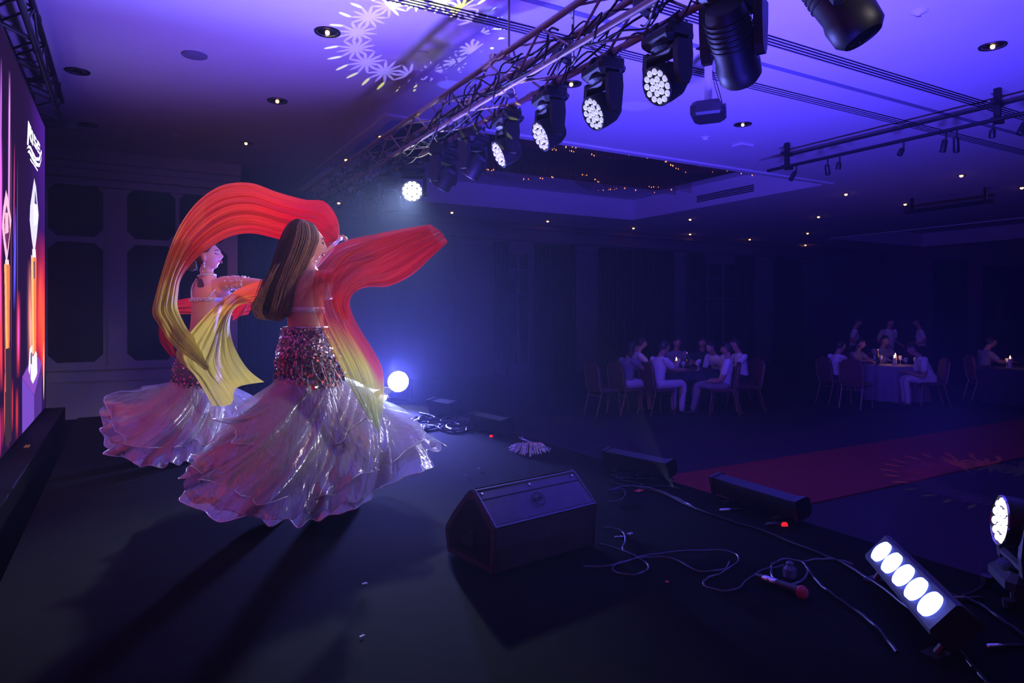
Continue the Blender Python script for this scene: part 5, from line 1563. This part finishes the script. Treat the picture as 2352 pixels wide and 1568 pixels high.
o, P = skirt_layer('skirt_layer', n1, c_off + UP * .02, .185, [(a, r * .90, z + .10) for a, r, z in T1], M['organza'], 10, .06, .9, 1.12, 1, 5, hemamp=.05, hemn=17)
hem_trim(n1, P, -1, .0028, M['silver'])
o, P = skirt_layer('skirt_flounce', n1, c_off + UP * .03, .19, [(a, r * (.66 if 90 < a < 250 else .56), z + .30) for a, r, z in T1], M['organza'], 9, .065, 1.0, 1.1, 1, 9, rows=40, hemamp=.055, hemn=15)
hem_trim(n1, P, -1, .0028, M['silver'])
# hair: a cap on the skull and a long fall of locks
R_ = hd1[1]
def hair_cap(parent, hd, cover, f=1.09, mat='hair', name='hair_cap', n=64, m=44):
    c, R, s = hd
    rings = []
    for i in range(m + 1):
        ring = []
        for j in range(n):
            u = 2 * PI * j / n; v = max(.04, min(PI - .04, PI * i / m))
            p = head_shape(u, v)
            y = math.sin(v) * math.sin(u); z = -math.cos(v); x = math.sin(v) * math.cos(u)
            k = cover(x, y, z)
            ring.append(c + R @ (p * s * (.94 + (f - .94) * k)))
        rings.append(ring)
    q = MB(); q.rings(rings); return q.build(name, M[mat], parent, 'all')
sst = lambda x: max(0, min(1, x)) ** 2 * (3 - 2 * max(0, min(1, x)))
hair_cap(n1, hd1, lambda x, y, z: sst(((z - .38) - max(0, y - .15) * 1.0 + .9 * (1 if y < .25 else 0)) * 6 + (2 if y < .12 else 0)), 1.12)
Lp = [(688, 505), (662, 514), (645, 545), (632, 585), (618, 625), (603, 662), (592, 694), (588, 722)]
Rp = [(699, 505), (722, 516), (733, 545), (724, 575), (711, 605), (698, 640), (688, 680), (668, 728)]
def dh(t, s): return D1 + .03 - (.115 + .03 * math.sin(s * 3)) * math.sqrt(max(0, 1 - (2 * min(max(t, 0), 1) - 1) ** 2)) - .04 * s
mass = MB()
Lc, Rc = cr(Lp, 24), cr(Rp, 24)
rings = []
for i in range(1, 15):
    c = (Lc[i] + Rc[i]) / 2; hw_ = np.linalg.norm(Rc[i] - Lc[i]) / 2 / FPX * D1 * (.92 - .35 * (i / 14) ** 3)
    cc = at(c[0], c[1], D1 - .02 - .02 * i / 22)
    ax = (at(Rc[i][0], Rc[i][1], D1) - at(Lc[i][0], Lc[i][1], D1)).normalized()
    rings.append([cc + ax * (hw_ * math.cos(2 * PI * j / 28)) + FW * ((.085 - .03 * i / 22) * math.sin(2 * PI * j / 28)) for j in range(28)])
mass.rings(rings); mass.build('hair_mass', M['hair'], n1, 'all')
strands('hair_locks', n1, Lp, Rp, 1100, dh, .0026, M['hair'], 12, 18, .11, 0, 1, (.62, 1.02))
strands('hair_locks', n1, Lp, Rp, 300, lambda t, s: dh(t, s) - .006, .0022, M['hair_light'], 13, 18, .07, .35, 1.0, (.85, 1.03))
strands('hair_ends', n1, [(640, 600), (616, 645), (598, 682), (587, 705), (598, 728), (612, 735)], [(684, 610), (672, 645), (664, 690), (658, 712), (650, 728), (640, 738)], 420, lambda t, s: D1 - .12 + .08 * t, .0019, M['hair_light'], 14, 14, .30, -.1, 1.05, (.75, 1.0), .55)
strands('hair_ends', n1, [(600, 640), (588, 672), (582, 700), (588, 724)], [(612, 640), (602, 672), (596, 700), (604, 730)], 16, lambda t, s: D1 - .05, .0014, M['hair_light'], 15, 14, .5, 0, 1, (.8, 1.0))
def face_bits(parent, hd, sides=(-1, 1)):
    c, R, s = hd
    for e in sides:
        q = MB(); q.tube([c + R @ V((e * x, y, z)) * s for x, y, z in ((.018, .094, .030), (.030, .0925, .036), (.042, .085, .036), (.052, .074, .030))], [.0022, .0032, .003, .0015], 6); q.build('eyebrow', M['lash'], parent, True)
        q = MB(); q.tube([c + R @ V((e * x, y, z)) * s for x, y, z in ((.018, .086, .004), (.027, .089, .002), (.037, .086, .003), (.047, .078, .008), (.053, .072, .012))], [.0018, .0028, .003, .0032, .0012], 6); q.build('eyelash', M['lash'], parent, True)
        q = MB(); q.ell(c + R @ V((e * .033, .0765, .008)) * s, (.0125 * s, .0105 * s, .011 * s), R, 14, 10); q.build('eye', M['trim_white'], parent, True)
    q = MB()
    q.tube([c + R @ V((x, y, z)) * s for x, y, z in ((-.022, .086, -.058), (-.010, .0955, -.053), (0, .097, -.054), (.010, .0955, -.053), (.022, .086, -.058))], [.002, .004, .0038, .004, .002], 8)
    q.tube([c + R @ V((x, y, z)) * s for x, y, z in ((-.020, .086, -.060), (-.008, .0945, -.065), (.008, .0945, -.065), (.020, .086, -.060))], [.002, .0046, .0046, .002], 8)
    q.build('lips', M['lip'], parent, True)
face_bits(n1, hd1)

# =========================================================== far dancer
D2 = 5.30
n2 = thing('person', 'far dancer in profile with hair bun, shoulder blade tattoo and jewelled sleeve', 'person', atZ(455, 1040, STG))
S2 = dirv(-48); F2 = dirv(42)
t2 = ringset([(452, 905, 0, .150, .125), (452, 868, 0, .178, .145), (455, 830, 0, .172, .138), (460, 790, 0, .138, .112), (466, 756, 0, .114, .094), (472, 722, 0, .124, .102),
              (478, 692, 0, .150, .114), (479, 668, 0, .164, .106), (479, 653, 0, .152, .086), (478, 643, 0, .105, .070), (477, 632, 0, .060, .056)], D2)
body = MB()
etube(body, smooth_rings(t2, 30), S2, 32)
for e in (-1, 1):
    body.ell(at(483, 685, D2) + F2 * .085 + S2 * (e * .072), (.068, .068, .062), None, 18, 12)
hc2 = at(479, 589, D2)
limb(body, [at(476, 640, D2), at(475, 622, D2 + .005), hc2 + V((0, 0, -.03))], [.056, .048, .050])
hd2 = head_mb(body, hc2, dirv(2), .16, .98, 0, True)
SR = at(522, 650, D2 - .12); ER = at(572, 650, D2 - .30); WR = at(616, 652, D2 - .46)
SL = at(455, 661, D2 + .10); EL = at(470, 704, D2 + .36); WL = at(528, 694, D2 + .44)
limb(body, [at(492, 668, D2 - .02), at(506, 660, D2 - .07), SR, ER, WR], [.085, .078, .058, .042, .027])
limb(body, [at(470, 668, D2 + .04), SL, EL, WL], [.075, .052, .041, .027])
hand_mb(body, WR, WR - ER, UP * -1 + dirv(90) * .3, .9, .95, .08, 1)
hand_mb(body, WL, WL - EL, UP * -1, .9, .95, .08, -1)
for (hx, hy, hdd), (kx, ky, kd), (fx, fy) in (((470, 890, -.05), (478, 970, -.05), (470, 1048)), ((435, 890, .05), (430, 970, .05), (420, 1040))):
    toe = atZ(fx, fy, STG + .018); fd = dirv(20)
    ank = toe - fd * .165 + UP * .075
    limb(body, [at(hx, hy, D2 + hdd), at(kx, ky, D2 + kd), ank], [.088, .056, .036])
    limb(body, [ank + UP * .01, ank - UP * .045 - fd * .03, ank - UP * .05 + fd * .05, toe - fd * .04 + UP * .008, toe], [.036, .034, .034, .030, .018])
obj('body', remesh(body, 'body', .0055, M['skin'], 9, .5), n2)
face_bits(n2, hd2)
hair_cap(n2, hd2, lambda x, y, z: sst((z * .9 - y * 1.15 + .22) * 4.5) * sst((z + .62 - .5 * max(0, y)) * 5) * (0 if (abs(x) > .75 and -.35 < y < .2 and z < .25) else 1), 1.10)
c2h, R2, s2 = hd2
q = MB(); q.ell(c2h + R2 @ V((0, -.142, -.045)), (.045, .040, .050), R2, 22, 16)
for k in range(7): q.lathe([(.036, -.004), (.043, 0), (.036, .004)], c2h + R2 @ V((0, -.142, -.045 + (k - 3) * .012)), R2 @ V((.2, .3, 1)), 18, False)
q.build('hair_bun', M['hair'], n2, 'all')
# earring, choker, straps, bra band, sleeve of jewels
ear = c2h + R2 @ V((.086, -.008, -.052))
q = MB(); q.ell(ear - UP * .008, (.008, .008, .012), None, 10, 8); q.ell(ear - UP * .030, (.010, .007, .012), None, 10, 8)
hoop = ear - UP * .062 - RT * .012
q.tube([hoop + RT * (.020 * math.cos(a)) + UP * (.028 * math.sin(a)) for a in np.linspace(0, 2 * PI, 25)], .0022, 6); q.ell(hoop - UP * .006, (.006, .006, .007), None, 8, 6)
q.build('earring', M['silver'], n2, True)
tr2 = smooth_rings(t2, 40)
nk = at(475.5, 633, D2)
q = MB()
for k in range(34):
    a = 2 * PI * k / 34
    p = nk + S2 * (.064 * math.cos(a)) + UP.cross(S2) * (.062 * math.sin(a)) + UP * (.006 * math.sin(a + 1))
    q.ell(p, (.009, .009, .010), None, 8, 6)
q.build('choker', M['silver'], n2, True)
band(tr2, S2, lambda a: .615, .016, .010, 'bra_band', M['silver'], n2)
q = MB()
rs = random.Random(4)
for k in range(46):
    p, nr = ring_point(tr2, S2, .615 + rs.uniform(-.014, .014), -PI / 2 + rs.uniform(-1.6, 1.6), .016); q.ell(p, (.005, .005, .005), None, 6, 4)
o = q.build('bra_beads', M['chrome'], n2, True); o['kind'] = 'stuff'
for e in (-1, 1):
    q = MB(); q.ell(at(483, 685, D2) + F2 * .095 + S2 * (e * .072), (.072, .070, .062), None, 18, 12); q.build('bra_cup', M['silver'], n2, True)
BK2 = -F2
def on_back(px, py, off):
    """point on the back of the torso seen at this pixel"""
    best = None
    for i in range(15, 40):
        for j in range(90):
            th = 2 * PI * j / 90
            p, nr = ring_point(tr2, S2, i / 40 + .0, th, off)
            if nr.dot(CAM - p) < 0: continue
            dd = p - CAM; zc = dd.dot(FW); x = 1176 + FPX * dd.dot(RT) / zc; y = HOR - FPX * dd.z / zc
            e = (x - px) ** 2 + (y - py) ** 2
            if best is None or e < best[0]: best = (e, p, nr)
    return best[1], best[2]
for poly, nm in (([(505, 645), (498, 658), (488, 672), (477, 684), (470, 691)], 'shoulder_strap'), ([(452, 640), (444, 652), (440, 668), (441, 690)], 'shoulder_strap')):
    pts = [on_back(x, y, .012)[0] for x, y in poly]
    q = MB(); q.tube(crV(pts, 16), .0065, 8); q.build(nm, M['silver'], n2, True)
tc_, tn = on_back(459, 655, .006)
ta_ = S2 - tn * tn.dot(S2); ta_.normalize(); tb_ = tn.cross(ta_)
pts = []
for k in range(16):
    a = 2 * PI * k / 16; r = .046 * (1 + .08 * math.cos(6 * a)); p = tc_ + ta_ * (r * math.cos(a)) * .95 + tb_ * (r * 1.15 * math.sin(a)); pts.append(p - tn * (.004 + 2.2 * r * r * math.cos(a) ** 2))
q = MB(); q.v = [tuple(tc_ + tn * .003)] + [tuple(p + tn * .0035) for p in pts]; q.f = [(0, 1 + k, 1 + (k + 1) % 16) for k in range(16)]
q.build('tattoo', M['ink'], n2, True)
q = MB()
ad = (ER - SR).normalized()
for k in range(120):
    f = rs.uniform(.18, .92) ; a = rs.uniform(0, 2 * PI); n_ = ad.orthogonal().normalized(); b_ = ad.cross(n_)
    if rs.random() < .5: f = rs.choice((.22, .45, .7, .9))
    r = .056 - .010 * f
    p = SR + (ER - SR) * f + n_ * (r * math.cos(a)) + b_ * (r * math.sin(a)); rr = rs.uniform(.005, .010); q.ell(p, (rr, rr, rr), None, 8, 6)
o = q.build('jewelled_sleeve', M['silver'], n2, True); o['kind'] = 'stuff'
q = MB(); q.lathe([(.034, -.01), (.037, 0), (.034, .01)], WR - (WR - ER).normalized() * .03, WR - ER, 16, False); q.build('bracelet', M['silver'], n2, True)
hw2 = smooth_rings(ringset([(452, 925, 0, .165, .148), (452, 900, 0, .182, .156), (452, 868, 0, .196, .162), (455, 832, 0, .186, .152), (460, 795, 0, .150, .124), (465, 765, 0, .126, .106)], D2), 20)
q = MB(); q.rings([[ring_point(hw2, S2, i / 19, 2 * PI * j / 48, .006)[0] for j in range(48)] for i in range(20)], False); q.build('hip_wrap', M['sequin_base'], n2, 'all')
sequins('sequins', n2, hw2, S2, 2400, lambda s, th: [(.85, .25, .35)] * 4 + [(.7, .3, .7)] * 2 + [(.08, .06, .1)] * 4 + [(.7, .65, .75)] * 2, 6, .004, .008)
top2 = at(452, 880, D2)
T2 = [(0, .44, .26), (30, .46, .28), (60, .50, .3), (90, .54, .3), (130, .60, .32), (160, .66, .38), (180, .70, .38), (200, .66, .24), (225, .60, .09), (250, .56, .03), (275, .54, .02), (300, .52, .06), (330, .48, .16)]
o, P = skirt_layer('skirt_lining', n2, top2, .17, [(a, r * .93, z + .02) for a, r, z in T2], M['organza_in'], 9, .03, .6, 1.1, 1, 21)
o, P = skirt_layer('skirt_layer', n2, top2 + UP * .012, .18, T2, M['organza'], 8, .045, .7, 1.1, 1, 22, hemamp=.04)
hem_trim(n2, P, -1, .003, M['silver'])
o, P = skirt_layer('skirt_layer', n2, top2 + UP * .02, .185, [(a, r * .93, z + .11) for a, r, z in T2], M['organza'], 10, .05, .8, 1.12, 1, 25, hemamp=.05, hemn=16)
hem_trim(n2, P, -1, .004, M['silver'])

# ================================================================== SILK VEILS
M['silk'] = amat('silk_veil', .45, .40, .10, .035, 160, .45)
M['silk_thin'] = amat('thin_silk_veil', .45, .42, .33, .035, 160, .45)
RED, ORA, YEL, GRN = np.array([.70, .004, .010]), np.array([.84, .10, .022]), np.array([.84, .72, .045]), np.array([.42, .52, .09])
def dye(p):
    p = np.clip(p, 0, 1)[..., None]
    a = np.clip(p / .42, 0, 1); b_ = np.clip((p - .42) / .28, 0, 1); c = np.clip((p - .74) / .26, 0, 1)
    r = RED * (1 - a) + ORA * a
    r = r * (1 - b_) + YEL * b_
    return r * (1 - c) + GRN * c
def veil_mesh(name, cols, mat, prog, nfold=7, amp=.016, seed=0, n=170, m=90, bulge=.06, ends=None, along=.6):
    """cols: polylines of (px, py, distance), from one edge to the other"""
    C = np.stack([cr(c, n) for c in cols], 1)           # n, k, 3
    G = np.stack([cr(C[i], m) for i in range(n)], 0)    # n, m, 3
    rs = np.random.default_rng(seed); ph = rs.uniform(0, 6.28, 6)
    S, T = np.meshgrid(np.linspace(0, 1, n), np.linspace(0, 1, m), indexing='ij')
    w_ = np.sin(nfold * 2 * PI * T + ph[0] + along * 6 * np.sin(2.2 * S + ph[1])) + .6 * np.sin(nfold * 1.73 * 2 * PI * T + ph[2] + along * 5 * S) + .35 * np.sin(nfold * 3.1 * 2 * PI * T + ph[3] - 3 * along * S)
    w_ *= .55 + .45 * np.sin(3.5 * S + 4 * T + ph[4])
    edge = np.clip(np.minimum(T, 1 - T) * 9, .25, 1)
    D = G[..., 2] - bulge * np.sin(PI * T) + amp * w_ * edge
    U = (G[..., 0] - 1176) / FPX; Vv = (HOR - G[..., 1]) / FPX
    P = np.zeros((n, m, 3))
    for k in range(3):
        P[..., k] = CAM[k] + D * (FW[k] + U * RT[k] + Vv * UP[k])
    colr = dye(prog(S, T) + .03 * np.sin(9 * T + 5 * S + ph[5]))
    return grid_mesh(name, P, mat, colr)
def zip3(pts, d): 
    d = np.interp(np.linspace(0, 1, len(pts)), np.linspace(0, 1, len(d)), d)
    return [(x, y, z) for (x, y), z in zip(pts, d)]
# A: the big arch
dA = [4.05, 4.15, 4.30, 4.45, 4.60, 4.72, 4.78, 4.80, 4.90]
outA = [(781, 542), (774, 500), (746, 463), (700, 458), (640, 442), (575, 420), (512, 425), (460, 457), (420, 506), (394, 560), (373, 622), (356, 682), (350, 720), (366, 748), (390, 785), (424, 815), (476, 850)]
inA = [(768, 556), (745, 572), (712, 566), (676, 558), (640, 549), (580, 536), (532, 542), (492, 562), (455, 590), (430, 618), (414, 646), (409, 676), (408, 704), (418, 732), (434, 760), (458, 790), (484, 842)]
midA = [((a + c) / 2, (b_ + d) / 2) for (a, b_), (c, d) in zip(outA, inA)]
va = obj('silk_veil', veil_mesh('silk_veil', [zip3(outA, dA), zip3(midA, [x - .05 for x in dA]), zip3(inA, [x + .04 for x in dA])], M['silk'],
         lambda S, T: np.clip((S - .22) * 1.45 - .14 * (T - .55), 0, .74) + .0 * T, 6, .026, 31, 220, 120, .05))
tag(va, 'big silk veil arching over both heads, red at right fading to yellow at left', 'veil', 'silk veils')
q = veil_mesh('veil_fold', [zip3([(x + 14, y + 6) for x, y in outA[7:14]], [4.86]), zip3([(x * .72 + a * .28, y * .72 + b_ * .28) for (x, y), (a, b_) in zip(outA[7:14], inA[7:14])], [4.80]), zip3([(x * .45 + a * .55, y * .45 + b_ * .55) for (x, y), (a, b_) in zip(outA[7:14], inA[7:14])], [4.86])], M['silk'],
               lambda S, T: .52 + .30 * S + .1 * (1 - T), 3, .012, 33, 110, 40, .03)
obj('fold', q, va)
# B: yellow veil in front of the far dancer
lB = [(612, 640), (572, 652), (540, 668), (510, 690), (480, 716), (450, 748), (422, 782), (404, 812), (420, 836), (444, 858), (466, 892), (488, 932)]
mB = [(612, 668), (585, 672), (558, 682), (530, 704), (510, 735), (496, 770), (484, 805), (476, 832), (484, 858), (500, 880), (516, 905), (530, 928)]
rB = [(608, 693), (578, 696), (552, 700), (534, 716), (528, 742), (530, 768), (538, 795), (548, 815), (558, 832), (572, 850), (588, 864), (607, 877)]
dB = [4.30, 4.55, 4.75, 4.85, 4.92, 4.95, 4.95, 4.92]
kB = [(610, 682), (580, 686), (553, 692), (531, 710), (518, 738), (512, 768), (510, 800), (512, 826), (522, 848), (536, 868), (548, 884), (545, 890)]
vb = obj('silk_veil', veil_mesh('silk_veil', [zip3(lB, dB), zip3(mB, [x - .05 for x in dB]), zip3(kB, [x - .02 for x in dB]), zip3(rB, [x + .03 for x in dB])], M['silk'],
         lambda S, T: np.clip(.34 + S * 1.15 - .12 * (1 - T), 0, .76), 6, .022, 41, 190, 110, .04))
tag(vb, 'yellow silk veil with orange start hanging in front of the far dancer skirt', 'veil', 'silk veils')
# C: red veil flying right from the near dancer
o1 = [(988, 515), (930, 524), (868, 536), (806, 549), (764, 568), (736, 598), (720, 640), (720, 690), (734, 742), (758, 796), (786, 850), (815, 910), (866, 988)]
o2 = [(1012, 532), (960, 556), (900, 584), (845, 602), (800, 616), (772, 638), (760, 672), (764, 706), (782, 748), (808, 796), (832, 848), (850, 910), (869, 991)]
o3 = [(1029, 556), (990, 592), (945, 632), (892, 657), (846, 659), (816, 670), (804, 692), (810, 722), (830, 760), (858, 805), (879, 850), (882, 905), (873, 992)]
dC = [3.95, 3.90, 3.82, 3.72, 3.62, 3.55, 3.50, 3.48, 3.45]
vc = obj('silk_veil', veil_mesh('silk_veil', [zip3(o1, dC), zip3(o2, [x - .06 for x in dC]), zip3(o3, dC)], M['silk_thin'],
         lambda S, T: np.clip((S - .44) * 1.9, 0, 1) * (1 - .85 * np.clip((T - .62) * 5, 0, 1) * np.clip((.97 - S) * 5, 0, 1)) + .0, 6, .032, 51, 220, 120, .05))
tag(vc, 'red silk veil flying out to the right of the near dancer with green yellow tail', 'veil', 'silk veils')
q = veil_mesh('veil_fold', [zip3([(980, 520), (915, 535), (850, 552), (795, 580), (765, 620), (758, 665), (768, 710)], [3.94, 3.85, 3.7, 3.62, 3.6]), zip3([(1000, 545), (930, 575), (870, 610), (825, 630), (795, 655), (782, 690), (785, 730)], [3.9, 3.8, 3.68, 3.6, 3.58]),
                            zip3([(1018, 566), (962, 612), (905, 650), (850, 656), (812, 672), (800, 700), (806, 740)], [3.96, 3.88, 3.75, 3.66, 3.62])], M['silk'], lambda S, T: .02 + .1 * S, 5, .022, 53, 120, 70, .06)
obj('fold', q, vc)
# D: red ends behind the far dancer
vd = obj('silk_veil', veil_mesh('silk_veil', [zip3([(590, 684), (540, 690), (490, 690), (440, 684), (405, 690)], [5.50, 5.75]), zip3([(582, 700), (540, 706), (490, 706), (440, 703), (404, 708)], [5.45, 5.7]), zip3([(570, 722), (540, 726), (490, 724), (440, 721), (405, 722)], [5.5, 5.75])], M['silk'],
         lambda S, T: .02 + .18 * T * S, 4, .02, 61, 90, 40, .03))
tag(vd, 'red silk veil end trailing behind the back of the far dancer', 'veil', 'silk veils')
q = veil_mesh('fringe', [zip3([(545, 690), (540, 705), (536, 722), (534, 736)], [5.0]), zip3([(560, 690), (556, 706), (551, 720), (546, 730)], [4.97]), zip3([(578, 688), (572, 702), (564, 714), (556, 722)], [5.0])], M['silk'], lambda S, T: 0 * S, 6, .014, 63, 40, 50, .02)
obj('fold', q, vd)
ve = obj('silk_veil', veil_mesh('silk_veil', [zip3([(366, 735), (364, 760), (368, 785), (382, 806), (396, 822)], [5.0, 5.15]), zip3([(374, 735), (374, 758), (380, 782), (391, 802), (400, 818)], [4.97, 5.1]), zip3([(386, 742), (387, 764), (392, 782), (400, 800), (404, 815)], [5.0, 5.15])], M['silk'],
         lambda S, T: .05 + .1 * S, 3, .01, 65, 60, 30, .02))
tag(ve, 'narrow red strip of silk hanging left of the far dancer hip', 'veil', 'silk veils')

# ================================================================== PROJECTED STARS (gobo patterns thrown by real spots)
def gobo(name, loc, tgt, energy, cone, R0, nst, size, col, col2, seed=0.0, soft=.02):
    o = light(name, 'SPOT', loc, tgt, energy, (1, 1, 1), .004, cone, .02)
    l = o.data; l.use_nodes = True; nt = l.node_tree
    em = nt.nodes['Emission']
    N = lambda t: nt.nodes.new(t)
    def mth(op, a, b_=None, c=None):
        n = N('ShaderNodeMath'); n.operation = op
        for i, x in enumerate((a, b_, c)):
            if x is None: continue
            if isinstance(x, (int, float)): n.inputs[i].default_value = x
            else: nt.links.new(x, n.inputs[i])
        return n.outputs[0]
    tc = N('ShaderNodeTexCoord'); sp = N('ShaderNodeSeparateXYZ'); nt.links.new(tc.outputs['Normal'], sp.inputs[0])
    z = mth('ABSOLUTE', sp.outputs[2])
    x = mth('DIVIDE', sp.outputs[0], z); y = mth('DIVIDE', sp.outputs[1], z)
    r = mth('SQRT', mth('ADD', mth('MULTIPLY', x, x), mth('MULTIPLY', y, y)))
    ph = mth('ADD', mth('ARCTAN2', y, x), PI + seed)
    w_ = 2 * PI / nst
    loc_ = mth('SUBTRACT', mth('MODULO', ph, w_), w_ / 2)
    lx = mth('SUBTRACT', mth('MULTIPLY', r, mth('COSINE', loc_)), R0); ly = mth('MULTIPLY', r, mth('SINE', loc_))
    rho = mth('SQRT', mth('ADD', mth('MULTIPLY', lx, lx), mth('MULTIPLY', ly, ly)))
    psi = mth('ARCTAN2', ly, lx)
    tri = mth('ABSOLUTE', mth('SUBTRACT', mth('FRACT', mth('MULTIPLY', mth('ADD', psi, PI), 12 / (2 * PI))), .5))
    rad = mth('MULTIPLY', mth('ADD', mth('MULTIPLY', tri, 1.9), .30), size)
    st = mth('MULTIPLY', mth('SUBTRACT', rad, rho), 1 / (size * soft))
    st.node.use_clamp = True
    lx2 = mth('SUBTRACT', lx, size * 1.35)
    ly2 = mth('SUBTRACT', mth('ABSOLUTE', ly), size * .55)
    rho2 = mth('SQRT', mth('ADD', mth('MULTIPLY', mth('MULTIPLY', lx2, lx2), .35), mth('MULTIPLY', mth('MULTIPLY', ly2, ly2), 6)))
    fl = mth('MULTIPLY', mth('SUBTRACT', size * .30, rho2), 1 / (size * .05)); fl.node.use_clamp = True
    m = N('ShaderNodeMix'); m.data_type = 'RGBA'; m.inputs[6].default_value = col + (1,); m.inputs[7].default_value = col2 + (1,)
    yl = mth('MULTIPLY', mth('GREATER_THAN', mth('COSINE', mth('SUBTRACT', ph, PI + 1.9)), .80), 1.0)
    nt.links.new(mth('MAXIMUM', mth('SUBTRACT', fl, st), yl), m.inputs[0])
    nt.links.new(m.outputs[2], em.inputs['Color'])
    s_ = mth('MAXIMUM', st, fl); nt.links.new(s_, em.inputs['Strength'])
    return o
gobo('gobo_ceiling', (1.9, 2.0, STG + .4), atZ(962, 86, CEI), 3000, 36, .106, 15, .027, (.30, .25, 1.0), (.9, 1.0, .12), .1)
gobo('gobo_floor', (3.0, 3.6, TZ0 - .5), atZ(1320, 1000, .02), 500, 30, .10, 16, .022, (.20, .10, 1.0), (.6, .7, .05), .4)
gobo('gobo_floor', (4.8, 2.0, 4.0), atZ(2290, 1110, .02), 360, 34, .13, 14, .040, (.25, .12, 1.0), (.75, .85, .05), .4)
